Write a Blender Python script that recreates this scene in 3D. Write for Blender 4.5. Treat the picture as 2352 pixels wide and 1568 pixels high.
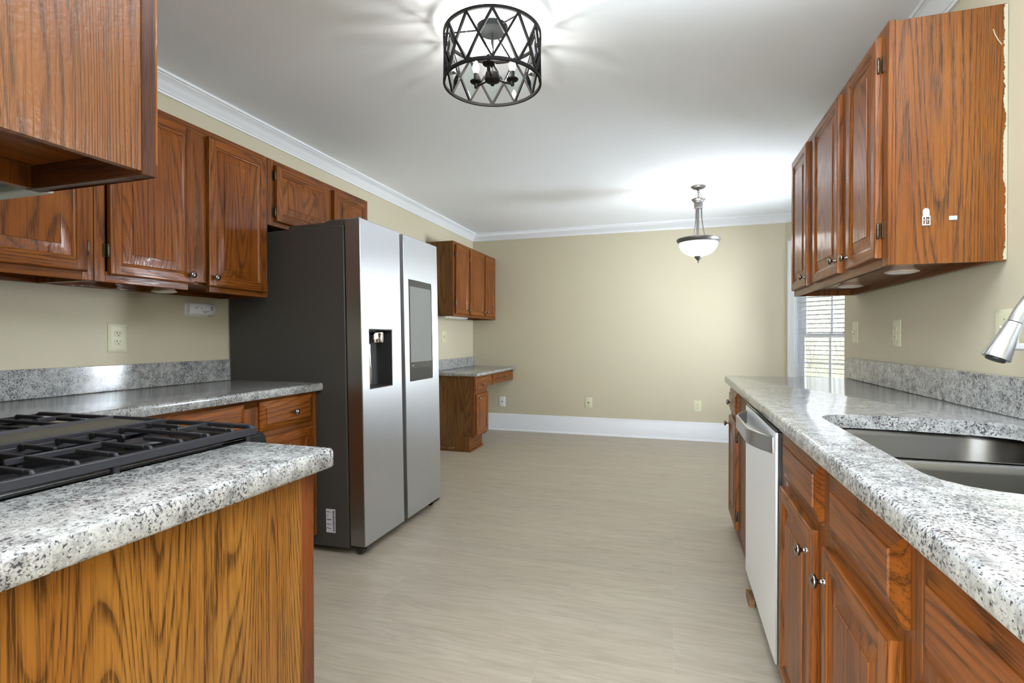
import bpy, bmesh, math, random
from mathutils import Vector, Matrix
from mathutils.geometry import tessellate_polygon

for o in list(bpy.data.objects):
    bpy.data.objects.remove(o)
S = bpy.context.scene
COL = S.collection
rnd = random.Random(7)
PI = math.pi

# ------------------------------------------------------------------ camera
cam = bpy.data.cameras.new('camera')
cam.sensor_fit = 'HORIZONTAL'
cam.sensor_width = 36.0
cam.lens = 18.163
cam.clip_start = 0.02
co = bpy.data.objects.new('camera', cam)
COL.objects.link(co)
_r, _u, _f = Vector((.9542, .2991, -.0011)), Vector((-.0012, .0076, 1)), Vector((-.2991, .9542, -.0076))
M = Matrix((_r, _u, -_f)).transposed().to_4x4()
M.translation = (0, 0, 1.14)
co.matrix_world = M
S.camera = co

# ------------------------------------------------------------------ world and light
W = bpy.data.worlds.new('overcast_sky')
S.world = W
W.use_nodes = True
_bg = W.node_tree.nodes['Background']
_bg.inputs[0].default_value = (0.90, 0.96, 1.0, 1)
_bg.inputs[1].default_value = .85

S.view_settings.view_transform = 'Standard'
S.view_settings.look = 'None'
S.view_settings.gamma = 1
S.view_settings.exposure = 1.92
S.view_settings.use_curve_mapping = False
S.cycles.max_bounces = 10
S.cycles.diffuse_bounces = 5
S.cycles.glossy_bounces = 5
S.cycles.transparent_max_bounces = 16
S.cycles.caustics_reflective = False
S.cycles.caustics_refractive = False
S.cycles.sample_clamp_indirect = 6.0
S.cycles.use_denoising = True


def area_lamp(name, loc, rot, sx, sy, power, color=(1, 1, 1), portal=False):
    l = bpy.data.lights.new(name, 'AREA')
    l.shape = 'RECTANGLE'
    l.size, l.size_y, l.energy, l.color = sx, sy, power, color
    if portal:
        l.cycles.is_portal = True
    o = bpy.data.objects.new(name, l)
    o.location, o.rotation_euler = loc, rot
    COL.objects.link(o)
    return o


def point_lamp(name, loc, power, radius=.03, color=(1, 1, 1)):
    l = bpy.data.lights.new(name, 'POINT')
    l.energy, l.shadow_soft_size, l.color = power, radius, color
    o = bpy.data.objects.new(name, l)
    o.location = loc
    COL.objects.link(o)
    return o


# unseen fill lamps added around the room, plus the overcast
# daylight outside the sink window and the bay windows
area_lamp('back_room_fill', (0.1, -1.3, 2.40), (0, 0, 0), 1.6, 1.6, 12, (.93, .96, 1.0))  # unseen fill lamp added behind the camera to lift the near floor
_sp = bpy.data.lights.new('ceiling_bounce_fill', 'SPOT')  # unseen upward spot, added to brighten the room off the ceiling
_sp.energy, _sp.color, _sp.spot_size, _sp.spot_blend, _sp.shadow_soft_size = 150, (.86, .93, 1.0), math.radians(116), 1.0, .08
_so = bpy.data.objects.new('ceiling_bounce_fill', _sp)
_so.location, _so.rotation_euler = (.15, .75, 1.35), (math.radians(180), 0, 0)
COL.objects.link(_so)
area_lamp('back_opening_fill', (-1.5, -3.05, 1.15), (PI/2, 0, 0), 3.2, 2.1, 70, (.86, .94, 1.0))  # fill added at an unseen back wall opening, brightens the right wall
area_lamp('sink_window_daylight', (1.16, 1.30, 1.60), (0, PI/2, 0), .9, .8, 6, (.86, .94, 1.0))
area_lamp('bay_daylight', (2.5, 4.80, 1.45), (0, PI/2, 0), 1.5, 1.0, 126, (.82, .91, 1.0))
area_lamp('bay_uplight_fill', (2.55, 4.80, .62), (0, math.radians(128), 0), 1.3, 1.9, 105, (.86, .93, 1.0))  # uplight added outside the bay to brighten the ceiling

# ------------------------------------------------------------------ materials
MATS = {}


class NT:
    def __init__(s, name):
        s.m = bpy.data.materials.new(name)
        s.m.use_nodes = True
        s.t = s.m.node_tree
        s.b = s.t.nodes['Principled BSDF']
        s.out = s.t.nodes['Material Output']

    def n(s, typ, **kw):
        nd = s.t.nodes.new(typ)
        for k, v in kw.items():
            if k.startswith('i_'):
                key = k[2:]
                nd.inputs[int(key) if key.isdigit() else key].default_value = v
            else:
                setattr(nd, k, v)
        return nd

    def l(s, a, b):
        s.t.links.new(a, b)

    def ramp(s, fac, stops, interp='LINEAR'):
        r = s.n('ShaderNodeValToRGB')
        r.color_ramp.interpolation = interp
        el = r.color_ramp.elements
        while len(el) > 1:
            el.remove(el[-1])
        el[0].position, el[0].color = stops[0][0], c4(stops[0][1])
        for p, c in stops[1:]:
            e = el.new(p)
            e.color = c4(c)
        s.l(fac, r.inputs[0])
        return r.outputs[0]

    def mix(s, fac, a, b, blend='MIX'):
        m = s.n('ShaderNodeMix', data_type='RGBA', blend_type=blend)
        for i, v in ((0, fac), (6, a), (7, b)):
            if isinstance(v, (int, float)):
                m.inputs[i].default_value = v
            elif isinstance(v, (tuple, list)):
                m.inputs[i].default_value = c4(v)
            else:
                s.l(v, m.inputs[i])
        return m.outputs[2]

    def math(s, op, a, b=0.0):
        m = s.n('ShaderNodeMath', operation=op)
        for i, v in ((0, a), (1, b)):
            if isinstance(v, (int, float)):
                m.inputs[i].default_value = v
            else:
                s.l(v, m.inputs[i])
        return m.outputs[0]

    def noise(s, vec, scale, detail=2.0, rough=.5, dist=0.0):
        n = s.n('ShaderNodeTexNoise')
        n.inputs['Scale'].default_value = scale
        n.inputs['Detail'].default_value = detail
        n.inputs['Roughness'].default_value = rough
        n.inputs['Distortion'].default_value = dist
        if vec is not None:
            s.l(vec, n.inputs['Vector'])
        return n.outputs['Fac']

    def scale(s, vec, v):
        m = s.n('ShaderNodeVectorMath', operation='MULTIPLY')
        s.l(vec, m.inputs[0])
        m.inputs[1].default_value = v
        return m.outputs[0]

    def pos(s):
        return s.n('ShaderNodeNewGeometry').outputs['Position']

    def bump(s, h, strength=.3, dist=.01):
        b = s.n('ShaderNodeBump')
        b.inputs['Strength'].default_value = strength
        b.inputs['Distance'].default_value = dist
        s.l(h, b.inputs['Height'])
        s.l(b.outputs[0], s.b.inputs['Normal'])
        return b


def c4(c):
    if isinstance(c, (int, float)):
        return (c, c, c, 1)
    return tuple(c) if len(c) == 4 else (*c, 1)


def srgb(r, g, b):
    f = lambda v: (v/255/12.92) if v/255 <= .04045 else ((v/255+.055)/1.055)**2.4
    return (f(r), f(g), f(b))


def plain(name, col, rough=.5, metal=0.0, spec=.5, emit=0.0, coat=0.0):
    t = NT(name)
    t.b.inputs['Base Color'].default_value = c4(col)
    t.b.inputs['Roughness'].default_value = rough
    t.b.inputs['Metallic'].default_value = metal
    t.b.inputs['Specular IOR Level'].default_value = spec
    t.b.inputs['Coat Weight'].default_value = coat
    if emit:
        t.b.inputs['Emission Color'].default_value = c4(col)
        t.b.inputs['Emission Strength'].default_value = emit
    MATS[name] = t.m
    return t.m


def wood(name, light, mid, dark, lines=24.0, rough=.42, coat=.32, peel=0.0, dark_amt=.8, spec=.12, sc=6.0):
    t = NT(name)
    gp = t.n('ShaderNodeAttribute', attribute_type='GEOMETRY', attribute_name='gp').outputs['Vector']
    wide = t.noise(t.scale(gp, (sc, sc, sc*.085)), 1.0, 1.4, .3, .12)
    saw = t.math('FRACT', t.math('MULTIPLY', wide, lines))
    ring = t.ramp(saw, [(0, 1), (.10, .8), (.30, .12), (.75, 0), (.94, .3), (1, 1)])
    pores = t.noise(t.scale(gp, (520, 520, 16)), 1.0, 2.0, .6)
    pm = t.ramp(pores, [(.38, 0), (.56, 1)])
    fine = t.noise(t.scale(gp, (150, 150, 3.0)), 1.0, 3.0, .6)
    fm = t.ramp(fine, [(.44, 0), (.62, 1)])
    blot = t.noise(t.scale(gp, (7, 7, 1.6)), 1.0, 3.0, .55)
    base = t.mix(t.ramp(blot, [(.3, 0), (.7, 1)]), light, mid)
    d1 = t.math('MULTIPLY', ring, t.math('ADD', t.math('MULTIPLY', pm, .65), .35))
    d2 = t.math('MULTIPLY', t.math('MULTIPLY', fm, pm), .60)
    dm = t.math('MINIMUM', t.math('ADD', d1, d2), 1.0)
    col = t.mix(t.math('MULTIPLY', dm, dark_amt), base, dark)
    t.l(col, t.b.inputs['Base Color'])
    t.b.inputs['Roughness'].default_value = rough
    t.b.inputs['Specular IOR Level'].default_value = spec
    t.b.inputs['Coat Weight'].default_value = coat
    t.b.inputs['Coat Roughness'].default_value = .07 if not peel else .12
    h = t.math('MULTIPLY', dm, -1.0)
    if peel:
        pn = t.noise(t.pos(), 150, 2.0, .5)
        h = t.math('ADD', t.math('MULTIPLY', dm, -.35), t.math('MULTIPLY', pn, peel))
    bp = t.bump(h, .2 if not peel else .35, .001 if not peel else .0022)
    t.l(bp.outputs[0], t.b.inputs['Coat Normal'])
    MATS[name] = t.m
    return t.m


OAK = wood('oak_door', srgb(142, 82, 26), srgb(120, 62, 16), srgb(54, 28, 10))
FRAME = wood('oak_frame', srgb(134, 78, 28), srgb(114, 62, 20), srgb(54, 30, 12), lines=14)
PANEL = wood('oak_end_panel', srgb(156, 108, 45), srgb(141, 89, 34), srgb(71, 44, 18), lines=58, coat=.3, rough=.38, dark_amt=.95)
PEEL = wood('oak_varnished_panel', srgb(116, 68, 20), srgb(98, 54, 14), srgb(48, 28, 10), lines=60, coat=.42, rough=.40, peel=.55, dark_amt=.75, spec=.2)
DARKOAK = wood('oak_desk_side', srgb(127, 87, 46), srgb(104, 68, 34), srgb(61, 38, 19), lines=24, coat=.2, rough=.42)


def granite():
    t = NT('white_granite')
    p = t.pos()
    cloud = t.noise(p, 36, 4, .68)
    base = t.ramp(cloud, [(.28, (.15, .15, .15)), (.43, (.31, .31, .30)), (.57, (.435, .435, .42)), (.8, (.51, .51, .50))])
    cr = t.n('ShaderNodeTexVoronoi', feature='F1')
    cr.inputs['Scale'].default_value = 330
    t.l(p, cr.inputs['Vector'])
    bw = t.n('ShaderNodeRGBToBW')
    t.l(cr.outputs['Color'], bw.inputs[0])
    base = t.mix(.30, base, bw.outputs[0], 'SOFT_LIGHT')
    dens = t.ramp(t.noise(p, 12, 3, .6), [(.36, .085), (.60, .012)])
    fl = t.math('ADD', t.noise(p, 180, 4, .68), dens)
    fm = t.ramp(fl, [(.585, 0), (.645, .95)])
    col = t.mix(fm, base, (.035, .034, .045))
    fl2 = t.math('ADD', t.noise(t.scale(p, (1, 1, 1.1)), 340, 3, .6), dens)
    fm2 = t.ramp(fl2, [(.63, 0), (.69, .7)])
    col = t.mix(fm2, col, (.10, .085, .09))
    br = t.ramp(t.noise(p, 50, 3, .6), [(.62, 0), (.72, .30)])
    col = t.mix(br, col, (.30, .26, .22))
    t.l(col, t.b.inputs['Base Color'])
    t.b.inputs['Roughness'].default_value = .13
    t.b.inputs['Specular IOR Level'].default_value = .55
    MATS['granite'] = t.m
    return t.m


GRANITE = granite()


def floor_mat():
    t = NT('pale_oak_plank_floor')
    p = t.pos()
    br = t.n('ShaderNodeTexBrick', offset=.37, offset_frequency=3, squash=1.0)
    br.inputs['Scale'].default_value = 1.0
    br.inputs['Mortar Size'].default_value = .0008
    br.inputs['Mortar Smooth'].default_value = 0
    br.inputs['Brick Width'].default_value = 1.22
    br.inputs['Row Height'].default_value = .182
    br.inputs['Color1'].default_value = (0, 0, 0, 1)
    br.inputs['Color2'].default_value = (1, 1, 1, 1)
    br.inputs['Mortar'].default_value = (.5, .5, .5, 1)
    br.inputs['Bias'].default_value = 0
    t.l(p, br.inputs['Vector'])
    sh = t.n('ShaderNodeVectorMath', operation='ADD')
    t.l(t.scale(br.outputs['Color'], (7.3, 3.1, 5.7)), sh.inputs[0])
    t.l(p, sh.inputs[1])
    v = sh.outputs[0]
    wide = t.noise(t.scale(v, (.9, 6.5, 1)), 1.0, 2.5, .5, .35)
    ring = t.ramp(t.math('FRACT', t.math('MULTIPLY', wide, 15)), [(0, 1), (.25, .35), (.6, 0), (1, 1)])
    fine = t.noise(t.scale(v, (7, 120, 1)), 1.0, 3, .62)
    streak = t.noise(t.scale(v, (1.6, 14, 1)), 1.0, 3, .6)
    base = t.mix(t.ramp(streak, [(.3, 0), (.7, 1)]), srgb(187, 176, 157), srgb(172, 159, 140))
    base = t.mix(t.math('MULTIPLY', br.outputs['Color'], .25), base, srgb(170, 163, 152))
    f = t.math('MULTIPLY', t.ramp(fine, [(.45, 0), (.72, 1)]), .30)
    col = t.mix(f, base, srgb(132, 120, 104))
    col = t.mix(t.math('MULTIPLY', ring, .20), col, srgb(140, 128, 112))
    kn = t.n('ShaderNodeTexVoronoi', feature='F1')
    kn.inputs['Scale'].default_value = 1.0
    t.l(t.scale(v, (1.3, 3.2, 1)), kn.inputs['Vector'])
    col = t.mix(t.ramp(kn.outputs['Distance'], [(.03, .5), (.10, 0)]), col, srgb(132, 120, 104))
    col = t.mix(t.math('MULTIPLY', br.outputs['Fac'], .25), col, srgb(205, 198, 185))
    t.l(col, t.b.inputs['Base Color'])
    t.b.inputs['Roughness'].default_value = .42
    t.b.inputs['Specular IOR Level'].default_value = .45
    t.bump(t.math('MULTIPLY', fine, -1.0), .12, .001)
    return t.m


FLOOR = floor_mat()


def paint(name, col, rough=.6, amt=.06, sc=220):
    t = NT(name)
    t.b.inputs['Base Color'].default_value = c4(col)
    t.b.inputs['Roughness'].default_value = rough
    t.b.inputs['Specular IOR Level'].default_value = .35
    t.bump(t.noise(t.pos(), sc, 2, .5), amt, .002)
    MATS[name] = t.m
    return t.m


WALL = paint('beige_wall_paint', srgb(198, 189, 164), .55)
CEIL = paint('ceiling_paint', srgb(243, 247, 252), .75)
TRIM = paint('white_trim_paint', srgb(232, 234, 238), .32, .02)
WHITE = plain('white_plastic', srgb(236, 237, 240), .35)
ALMOND = plain('almond_plastic', srgb(214, 210, 180), .35)
SLOT = plain('dark_slot', (.02, .02, .018), .6)
SCREW = plain('screw_metal', (.45, .43, .38), .35, 1.0)
BLACK = plain('black_metal', (.010, .009, .009), .55, 0, .12)
IRON = plain('cast_iron', (.028, .028, .033), .48, .2)
ENAMEL = plain('black_enamel', (.012, .012, .013), .10)
NICKEL = plain('dark_nickel', (.24, .22, .20), .18, 1.0)
HINGE = plain('bronze_hinge', (.10, .08, .055), .35, .9)
CHROME = plain('bright_chrome', (.80, .80, .80), .12, 1.0)
PEWTER = plain('pewter_metal', srgb(112, 110, 108), .38, .65)
FSIDE = paint('fridge_side_grey', srgb(70, 67, 64), .42, .05, 500)
RUBBER = plain('black_plastic', (.02, .02, .02), .45)
GREY = plain('hood_grey', srgb(120, 124, 122), .45, .4)
LIPM = plain('hood_lip', srgb(200, 203, 202), .35, .3)
SCREEN = plain('grey_screen', srgb(128, 130, 130), .22)
BEZEL = plain('screen_bezel', srgb(66, 66, 64), .22)
INK = plain('printed_ink', (.03, .03, .03), .6)
PAPER = plain('label_paper', srgb(206, 206, 212), .55)
DISPD = plain('dispenser_cavity', srgb(44, 44, 44), .35)
CREAM = paint('cream_paint_smear', srgb(176, 170, 148), .6, .5, 160)
PUCK = plain('puck_plastic', srgb(196, 172, 150), .5)
PUCKL = plain('puck_lens', srgb(226, 224, 216), .4)
BULB = plain('lit_bulb', (1.0, .96, .92), .3, emit=62)
BOWL = plain('lit_frosted_glass', (1.0, .985, .965), .3, emit=1.5)
CEDAR = wood('scrap_wood', srgb(150, 116, 84), srgb(130, 98, 70), srgb(84, 60, 40), coat=0)


def stainless(name, col, rough, aniso=.75, tangent='Z', br=.0):
    t = NT(name)
    p = t.pos()
    vec = (240, 240, 2) if tangent == 'Z' else (2, 240, 240)
    n = t.noise(t.scale(p, vec), 1.0, 1, .5)
    t.b.inputs['Base Color'].default_value = c4(col)
    t.b.inputs['Metallic'].default_value = 1.0
    r = t.math('ADD', t.math('MULTIPLY', n, br), rough-br/2)
    t.l(r, t.b.inputs['Roughness'])
    t.b.inputs['Anisotropic'].default_value = aniso
    tg = t.n('ShaderNodeTangent', direction_type='RADIAL', axis=tangent)
    t.l(tg.outputs[0], t.b.inputs['Tangent'])
    MATS[name] = t.m
    return t.m


STEEL = stainless('brushed_stainless_door', (.54, .553, .575), .35)
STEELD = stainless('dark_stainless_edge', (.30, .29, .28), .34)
DWSTEEL = stainless('dishwasher_stainless', (.96, .98, 1.0), .42)
SINKM = stainless('sink_steel', (.17, .165, .155), .33, .4, 'X')
FAUCETM = plain('faucet_steel', (.46, .455, .45), .27, 1.0)


def thin_glass(name, tint=(1, 1, 1), ior=1.45):
    t = NT(name)
    tr = t.n('ShaderNodeBsdfTransparent')
    tr.inputs[0].default_value = c4(tint)
    gl = t.n('ShaderNodeBsdfGlossy')
    gl.inputs['Roughness'].default_value = .02
    fr = t.n('ShaderNodeFresnel')
    fr.inputs[0].default_value = ior
    mx = t.n('ShaderNodeMixShader')
    t.l(fr.outputs[0], mx.inputs[0])
    t.l(tr.outputs[0], mx.inputs[1])
    t.l(gl.outputs[0], mx.inputs[2])
    t.l(mx.outputs[0], t.out.inputs['Surface'])
    MATS[name] = t.m
    return t.m


GLASS = thin_glass('window_glass')
LGLASS = thin_glass('lamp_glass', (.90, .94, .93), 1.28)


def ground_mat():
    t = NT('winter_lawn')
    n = t.noise(t.pos(), 1.3, 4, .6)
    t.l(t.ramp(n, [(.35, srgb(196, 190, 170)), (.52, srgb(150, 170, 110)), (.7, srgb(205, 200, 186))]), t.b.inputs['Base Color'])
    t.b.inputs['Roughness'].default_value = .9
    return t.m


LAWN = ground_mat()
BRUSH = plain('bare_branches', srgb(205, 200, 190), .9)
BRUSHG = plain('evergreen_brush', srgb(128, 146, 112), .9)

# ------------------------------------------------------------------ mesh building
WO = {}


def tag(o, label=None, cat=None, group=None, kind=None):
    if label: o['label'] = label
    if cat: o['category'] = cat
    if group: o['group'] = group
    if kind: o['kind'] = kind
    return o


def thing(name, label, cat, loc=(0, 0, 0), rz=0.0, group=None, ry=0.0, kind=None):
    o = bpy.data.objects.new(name, None)
    o.empty_display_size = .05
    COL.objects.link(o)
    o.location = loc
    o.rotation_euler = (0, ry, rz)
    WO[o.name] = Vector(loc)
    return tag(o, label, cat, group, kind)


class MB:
    def __init__(s):
        s.v, s.f, s.ax, s.of, s.sm = [], [], [], [], []
        s.off = None
        s.new()

    def new(s):
        s.off = (rnd.uniform(-20, 20), rnd.uniform(-20, 20), rnd.uniform(-20, 20))

    def face(s, pts, ax=2):
        b = len(s.v)
        s.v.extend([tuple(p) for p in pts])
        s.f.append(tuple(range(b, b+len(pts))))
        s.ax.append(ax)
        s.of.append(s.off)

    def box(s, x0, x1, y0, y1, z0, z1, ax=2, new=True):
        if new: s.new()
        if x0 > x1: x0, x1 = x1, x0
        if y0 > y1: y0, y1 = y1, y0
        if z0 > z1: z0, z1 = z1, z0
        b = len(s.v)
        s.v += [(x0, y0, z0), (x1, y0, z0), (x1, y1, z0), (x0, y1, z0), (x0, y0, z1), (x1, y0, z1), (x1, y1, z1), (x0, y1, z1)]
        for q in ((0, 3, 2, 1), (4, 5, 6, 7), (0, 1, 5, 4), (1, 2, 6, 5), (2, 3, 7, 6), (3, 0, 4, 7)):
            s.f.append(tuple(b+i for i in q))
            s.ax.append(ax)
            s.of.append(s.off)
        return s

    def poly(s, idx, ax=2):
        s.f.append(tuple(idx))
        s.ax.append(ax)
        s.of.append(s.off)

    def loops(s, loops, closed=True, cap0=False, cap1=False, ax=2):
        """skin equal-length vertex loops"""
        base = []
        for lp in loops:
            base.append(len(s.v))
            s.v += [tuple(p) for p in lp]
        n = len(loops[0])
        for a, b in zip(base[:-1], base[1:]):
            for i in range(n if closed else n-1):
                j = (i+1) % n
                s.poly((a+i, a+j, b+j, b+i), ax)
        if cap0: s.poly([base[0]+i for i in reversed(range(n))], ax)
        if cap1: s.poly([base[-1]+i for i in range(n)], ax)
        return s

    def lathe(s, prof, seg=24, origin=(0, 0, 0), axis='z', cap=True):
        ox, oy, oz = origin
        L = []
        for r, h in prof:
            lp = []
            for i in range(seg):
                a = 2*PI*i/seg
                c, d = r*math.cos(a), r*math.sin(a)
                if axis == 'z': lp.append((ox+c, oy+d, oz+h))
                elif axis == '-y': lp.append((ox+c, oy-h, oz+d))
                elif axis == 'y': lp.append((ox-c, oy+h, oz+d))
                elif axis == 'x': lp.append((ox+h, oy+c, oz+d))
                else: lp.append((ox-h, oy-c, oz+d))
            L.append(lp)
        return s.loops(L, True, cap, cap)

    def tube(s, pts, r, seg=10, closed=False, cap=True):
        pts = [Vector(p) for p in pts]
        n = len(pts)
        rs = r if isinstance(r, (list, tuple)) else [r]*n
        up = Vector((0, 0, 1))
        L = []
        prev = None
        for i, p in enumerate(pts):
            if closed: t = (pts[(i+1) % n]-pts[i-1])
            else: t = pts[min(i+1, n-1)]-pts[max(i-1, 0)]
            t.normalize()
            if prev is None:
                a = up if abs(t.dot(up)) < .9 else Vector((1, 0, 0))
                u = t.cross(a).normalized()
            else:
                u = (prev-t*prev.dot(t)).normalized()
            prev = u
            w = t.cross(u)
            L.append([p+(u*math.cos(2*PI*k/seg)+w*math.sin(2*PI*k/seg))*rs[i] for k in range(seg)])
        if closed: L.append(L[0])
        return s.loops(L, True, cap and not closed, cap and not closed)

    def bar(s, a, b, w, h, up=(0, 0, 1)):
        """rectangular bar from a to b, w across, h along up"""
        a, b, up = Vector(a), Vector(b), Vector(up)
        t = (b-a).normalized()
        u = t.cross(up).normalized()
        k = u.cross(t)
        L = []
        for p in (a, b):
            L.append([p+u*w/2*i+k*h/2*j for i, j in ((-1, -1), (1, -1), (1, 1), (-1, 1))])
        return s.loops(L, True, True, True)

    def prism(s, poly, z0, z1, ax=2):
        """vertical prism of a convex or concave XY polygon"""
        n = len(poly)
        b = len(s.v)
        s.v += [(x, y, z0) for x, y in poly]+[(x, y, z1) for x, y in poly]
        for i in range(n):
            j = (i+1) % n
            s.poly((b+i, b+j, b+n+j, b+n+i), ax)
        for tri in tessellate_polygon([[Vector((x, y, 0)) for x, y in poly]]):
            s.poly([b+n+i for i in tri], ax)
            s.poly([b+i for i in reversed(tri)], ax)
        return s

    def build(s, name, mat, parent=None, world=False, bevel=0.0, seg=2, smooth=38, loc=None, recalc=True):
        off = Vector((0, 0, 0))
        if world and parent is not None:
            off = WO[parent.name]
        me = bpy.data.meshes.new(name)
        me.from_pydata([Vector(p)-off for p in s.v], [], s.f)
        at = me.attributes.new('gp', 'FLOAT_VECTOR', 'CORNER')
        buf = []
        for f, ax, of in zip(s.f, s.ax, s.of):
            for i in f:
                x, y, z = s.v[i]
                q = (x, y, z) if ax == 2 else ((y, z, x) if ax == 0 else (z, x, y))
                buf += [q[0]+of[0], q[1]+of[1], q[2]+of[2]]
        at.data.foreach_set('vector', buf)
        bm = bmesh.new()
        bm.from_mesh(me)
        bmesh.ops.remove_doubles(bm, verts=bm.verts, dist=1e-6)
        if recalc: bmesh.ops.recalc_face_normals(bm, faces=bm.faces)
        bm.to_mesh(me)
        bm.free()
        me.polygons.foreach_set('use_smooth', [True]*len(me.polygons))
        me.set_sharp_from_angle(angle=math.radians(smooth))
        me.materials.append(mat)
        o = bpy.data.objects.new(name, me)
        COL.objects.link(o)
        if parent is not None:
            o.parent = parent
        if loc: o.location = loc
        WO[o.name] = off if parent is not None else Vector((0, 0, 0))
        if bevel:
            md = o.modifiers.new('bevel', 'BEVEL')
            md.width, md.segments, md.limit_method = bevel, seg, 'ANGLE'
            md.angle_limit = math.radians(40)
        return o


def struct(mb, name, mat, bevel=0.0):
    return tag(mb.build(name, mat, bevel=bevel), kind='structure')


def rrect(x0, x1, y0, y1, r, n=6):
    """rounded rectangle, counter-clockwise"""
    out = []
    rr = r if isinstance(r, (list, tuple)) else [r]*4
    for (cx, cy, a0, q) in ((x0, y0, PI, rr[0]), (x1, y0, 1.5*PI, rr[1]), (x1, y1, 0, rr[2]), (x0, y1, .5*PI, rr[3])):
        sx = cx+q if cx == x0 else cx-q
        sy = cy+q if cy == y0 else cy-q
        for k in range(n+1):
            a = a0+.5*PI*k/n
            out.append((sx+q*math.cos(a), sy+q*math.sin(a)))
    return out


def offset_poly(poly, d):
    """inset a CCW polygon by d"""
    n = len(poly)
    out = []
    for i in range(n):
        p0, p, p1 = Vector(poly[i-1]), Vector(poly[i]), Vector(poly[(i+1) % n])
        e0, e1 = p-p0, p1-p
        if e0.length < 1e-7: e0 = e1
        if e1.length < 1e-7: e1 = e0
        e0.normalize(); e1.normalize()
        n0, n1 = Vector((-e0.y, e0.x)), Vector((-e1.y, e1.x))
        m = n0+n1
        if m.length < 1e-6: m = n0
        m.normalize()
        k = max(.3, m.dot(n0))
        out.append(tuple(p+m*(d/k)))
    return out


def slab(mb, poly, z0, z1, r=.009, hole=None, flat=()):
    """stone slab with eased edges; hole = CW-agnostic inner polygon"""
    rows = [(.003, z0), (0, z0+.004), (0, z1-r)]
    for k in range(1, 4):
        a = .5*PI*k/3
        rows.append((r*(1-math.cos(a)), z1-r+r*math.sin(a)))
    L = []
    for d, z in rows:
        L.append([(x, y, z) for x, y in (offset_poly(poly, d) if d else poly)])
    mb.loops(L)
    for z, d, up in ((z0, .003, False), (z1, r, True)):
        pl = offset_poly(poly, d)
        sets = [[Vector((x, y, 0)) for x, y in pl]]
        pts = list(pl)
        if hole:
            sets.append([Vector((x, y, 0)) for x, y in hole])
            pts += hole
        b = len(mb.v)
        mb.v += [(x, y, z) for x, y in pts]
        for tri in tessellate_polygon(sets):
            mb.poly([b+i for i in (tri if up else reversed(tri))])
    if hole:
        mb.loops([[(x, y, z0) for x, y in hole], [(x, y, z1) for x, y in hole]])
    return mb


def sweep(mb, path, prof, side=1, ax=0):
    """sweep profile (out, z) along an open XY path; out is measured to the left*side of travel"""
    n = len(path)
    L = []
    for i, p in enumerate(path):
        p = Vector(p)
        d0 = (p-Vector(path[i-1])).normalized() if i else None
        d1 = (Vector(path[i+1])-p).normalized() if i < n-1 else None
        if d0 is None: d0 = d1
        if d1 is None: d1 = d0
        n0, n1 = Vector((-d0.y, d0.x)), Vector((-d1.y, d1.x))
        m = (n0+n1).normalized()
        m = m/m.dot(n0)*side
        L.append([(p.x+m.x*o, p.y+m.y*o, z) for o, z in prof])
    return mb.loops(L, True, True, True, ax)


def rect_loop(x0, x1, z0, z1, i, y):
    return [(x0+i, y, z0+i), (x1-i, y, z0+i), (x1-i, y, z1-i), (x0+i, y, z1-i)]


def ringf(mb, A, B):
    for k in range(4):
        j = (k+1) % 4
        mb.face([A[k], A[j], B[j], B[k]], 0 if k in (0, 2) else 2)


def door_mb(x0, x1, z0, z1, y=-.02, t=.02, fw=.052):
    """cope-and-stick raised panel door, front at y facing -y"""
    mb = MB()
    R = lambda i, yy: rect_loop(x0, x1, z0, z1, i, yy)
    mb.new()
    A = R(0, y+t)
    mb.face([A[0], A[3], A[2], A[1]], 2)
    ringf(mb, A, R(0, y+.007))
    ringf(mb, R(0, y+.007), R(.002, y+.002))
    ringf(mb, R(.002, y+.002), R(.006, y))
    f = fw-.014
    a, b, c, d = x0+.006, x1-.006, z0+.006, z1-.006
    for q0, q1 in ((a, x0+f), (x1-f, b)):
        mb.new()
        mb.face([(q0, y, c), (q1, y, c), (q1, y, z0+f), (q1, y, z1-f), (q1, y, d), (q0, y, d)], 2)
    for q0, q1 in ((c, z0+f), (z1-f, d)):
        mb.new()
        mb.face([(x0+f, y, q0), (x1-f, y, q0), (x1-f, y, q1), (x0+f, y, q1)], 0)
    mb.new()
    ringf(mb, R(f, y), R(f+.002, y+.0030))
    ringf(mb, R(f+.002, y+.0030), R(f+.005, y+.0034))
    ringf(mb, R(f+.005, y+.0034), R(f+.009, y+.0055))
    ringf(mb, R(f+.009, y+.0055), R(fw, y+.0095))
    mb.new()
    w = min(.034, (x1-x0)/2-fw-.02)
    e = fw+.002
    B = [R(fw, y+.0095), R(e, y+.0095), R(e+w, y+.0035), R(e+w+.001, y+.001)]
    for p, q in zip(B[:-1], B[1:]):
        for k in range(4):
            j = (k+1) % 4
            mb.face([p[k], p[j], q[j], q[k]], 2)
    mb.face(B[-1], 2)
    return mb


def drawer_mb(x0, x1, z0, z1, y=-.02, t=.02):
    mb = MB()
    R = lambda i, yy: rect_loop(x0, x1, z0, z1, i, yy)
    A = R(0, y+t)
    mb.face([A[0], A[3], A[2], A[1]], 0)
    B = [A, R(0, y+.0125), R(.003, y+.0105), R(.030, y+.0035), R(.0308, y)]
    for p, q in zip(B[:-1], B[1:]):
        for k in range(4):
            j = (k+1) % 4
            mb.face([p[k], p[j], q[j], q[k]], 0)
    mb.face(B[-1], 0)
    return mb


_knob = None


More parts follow.
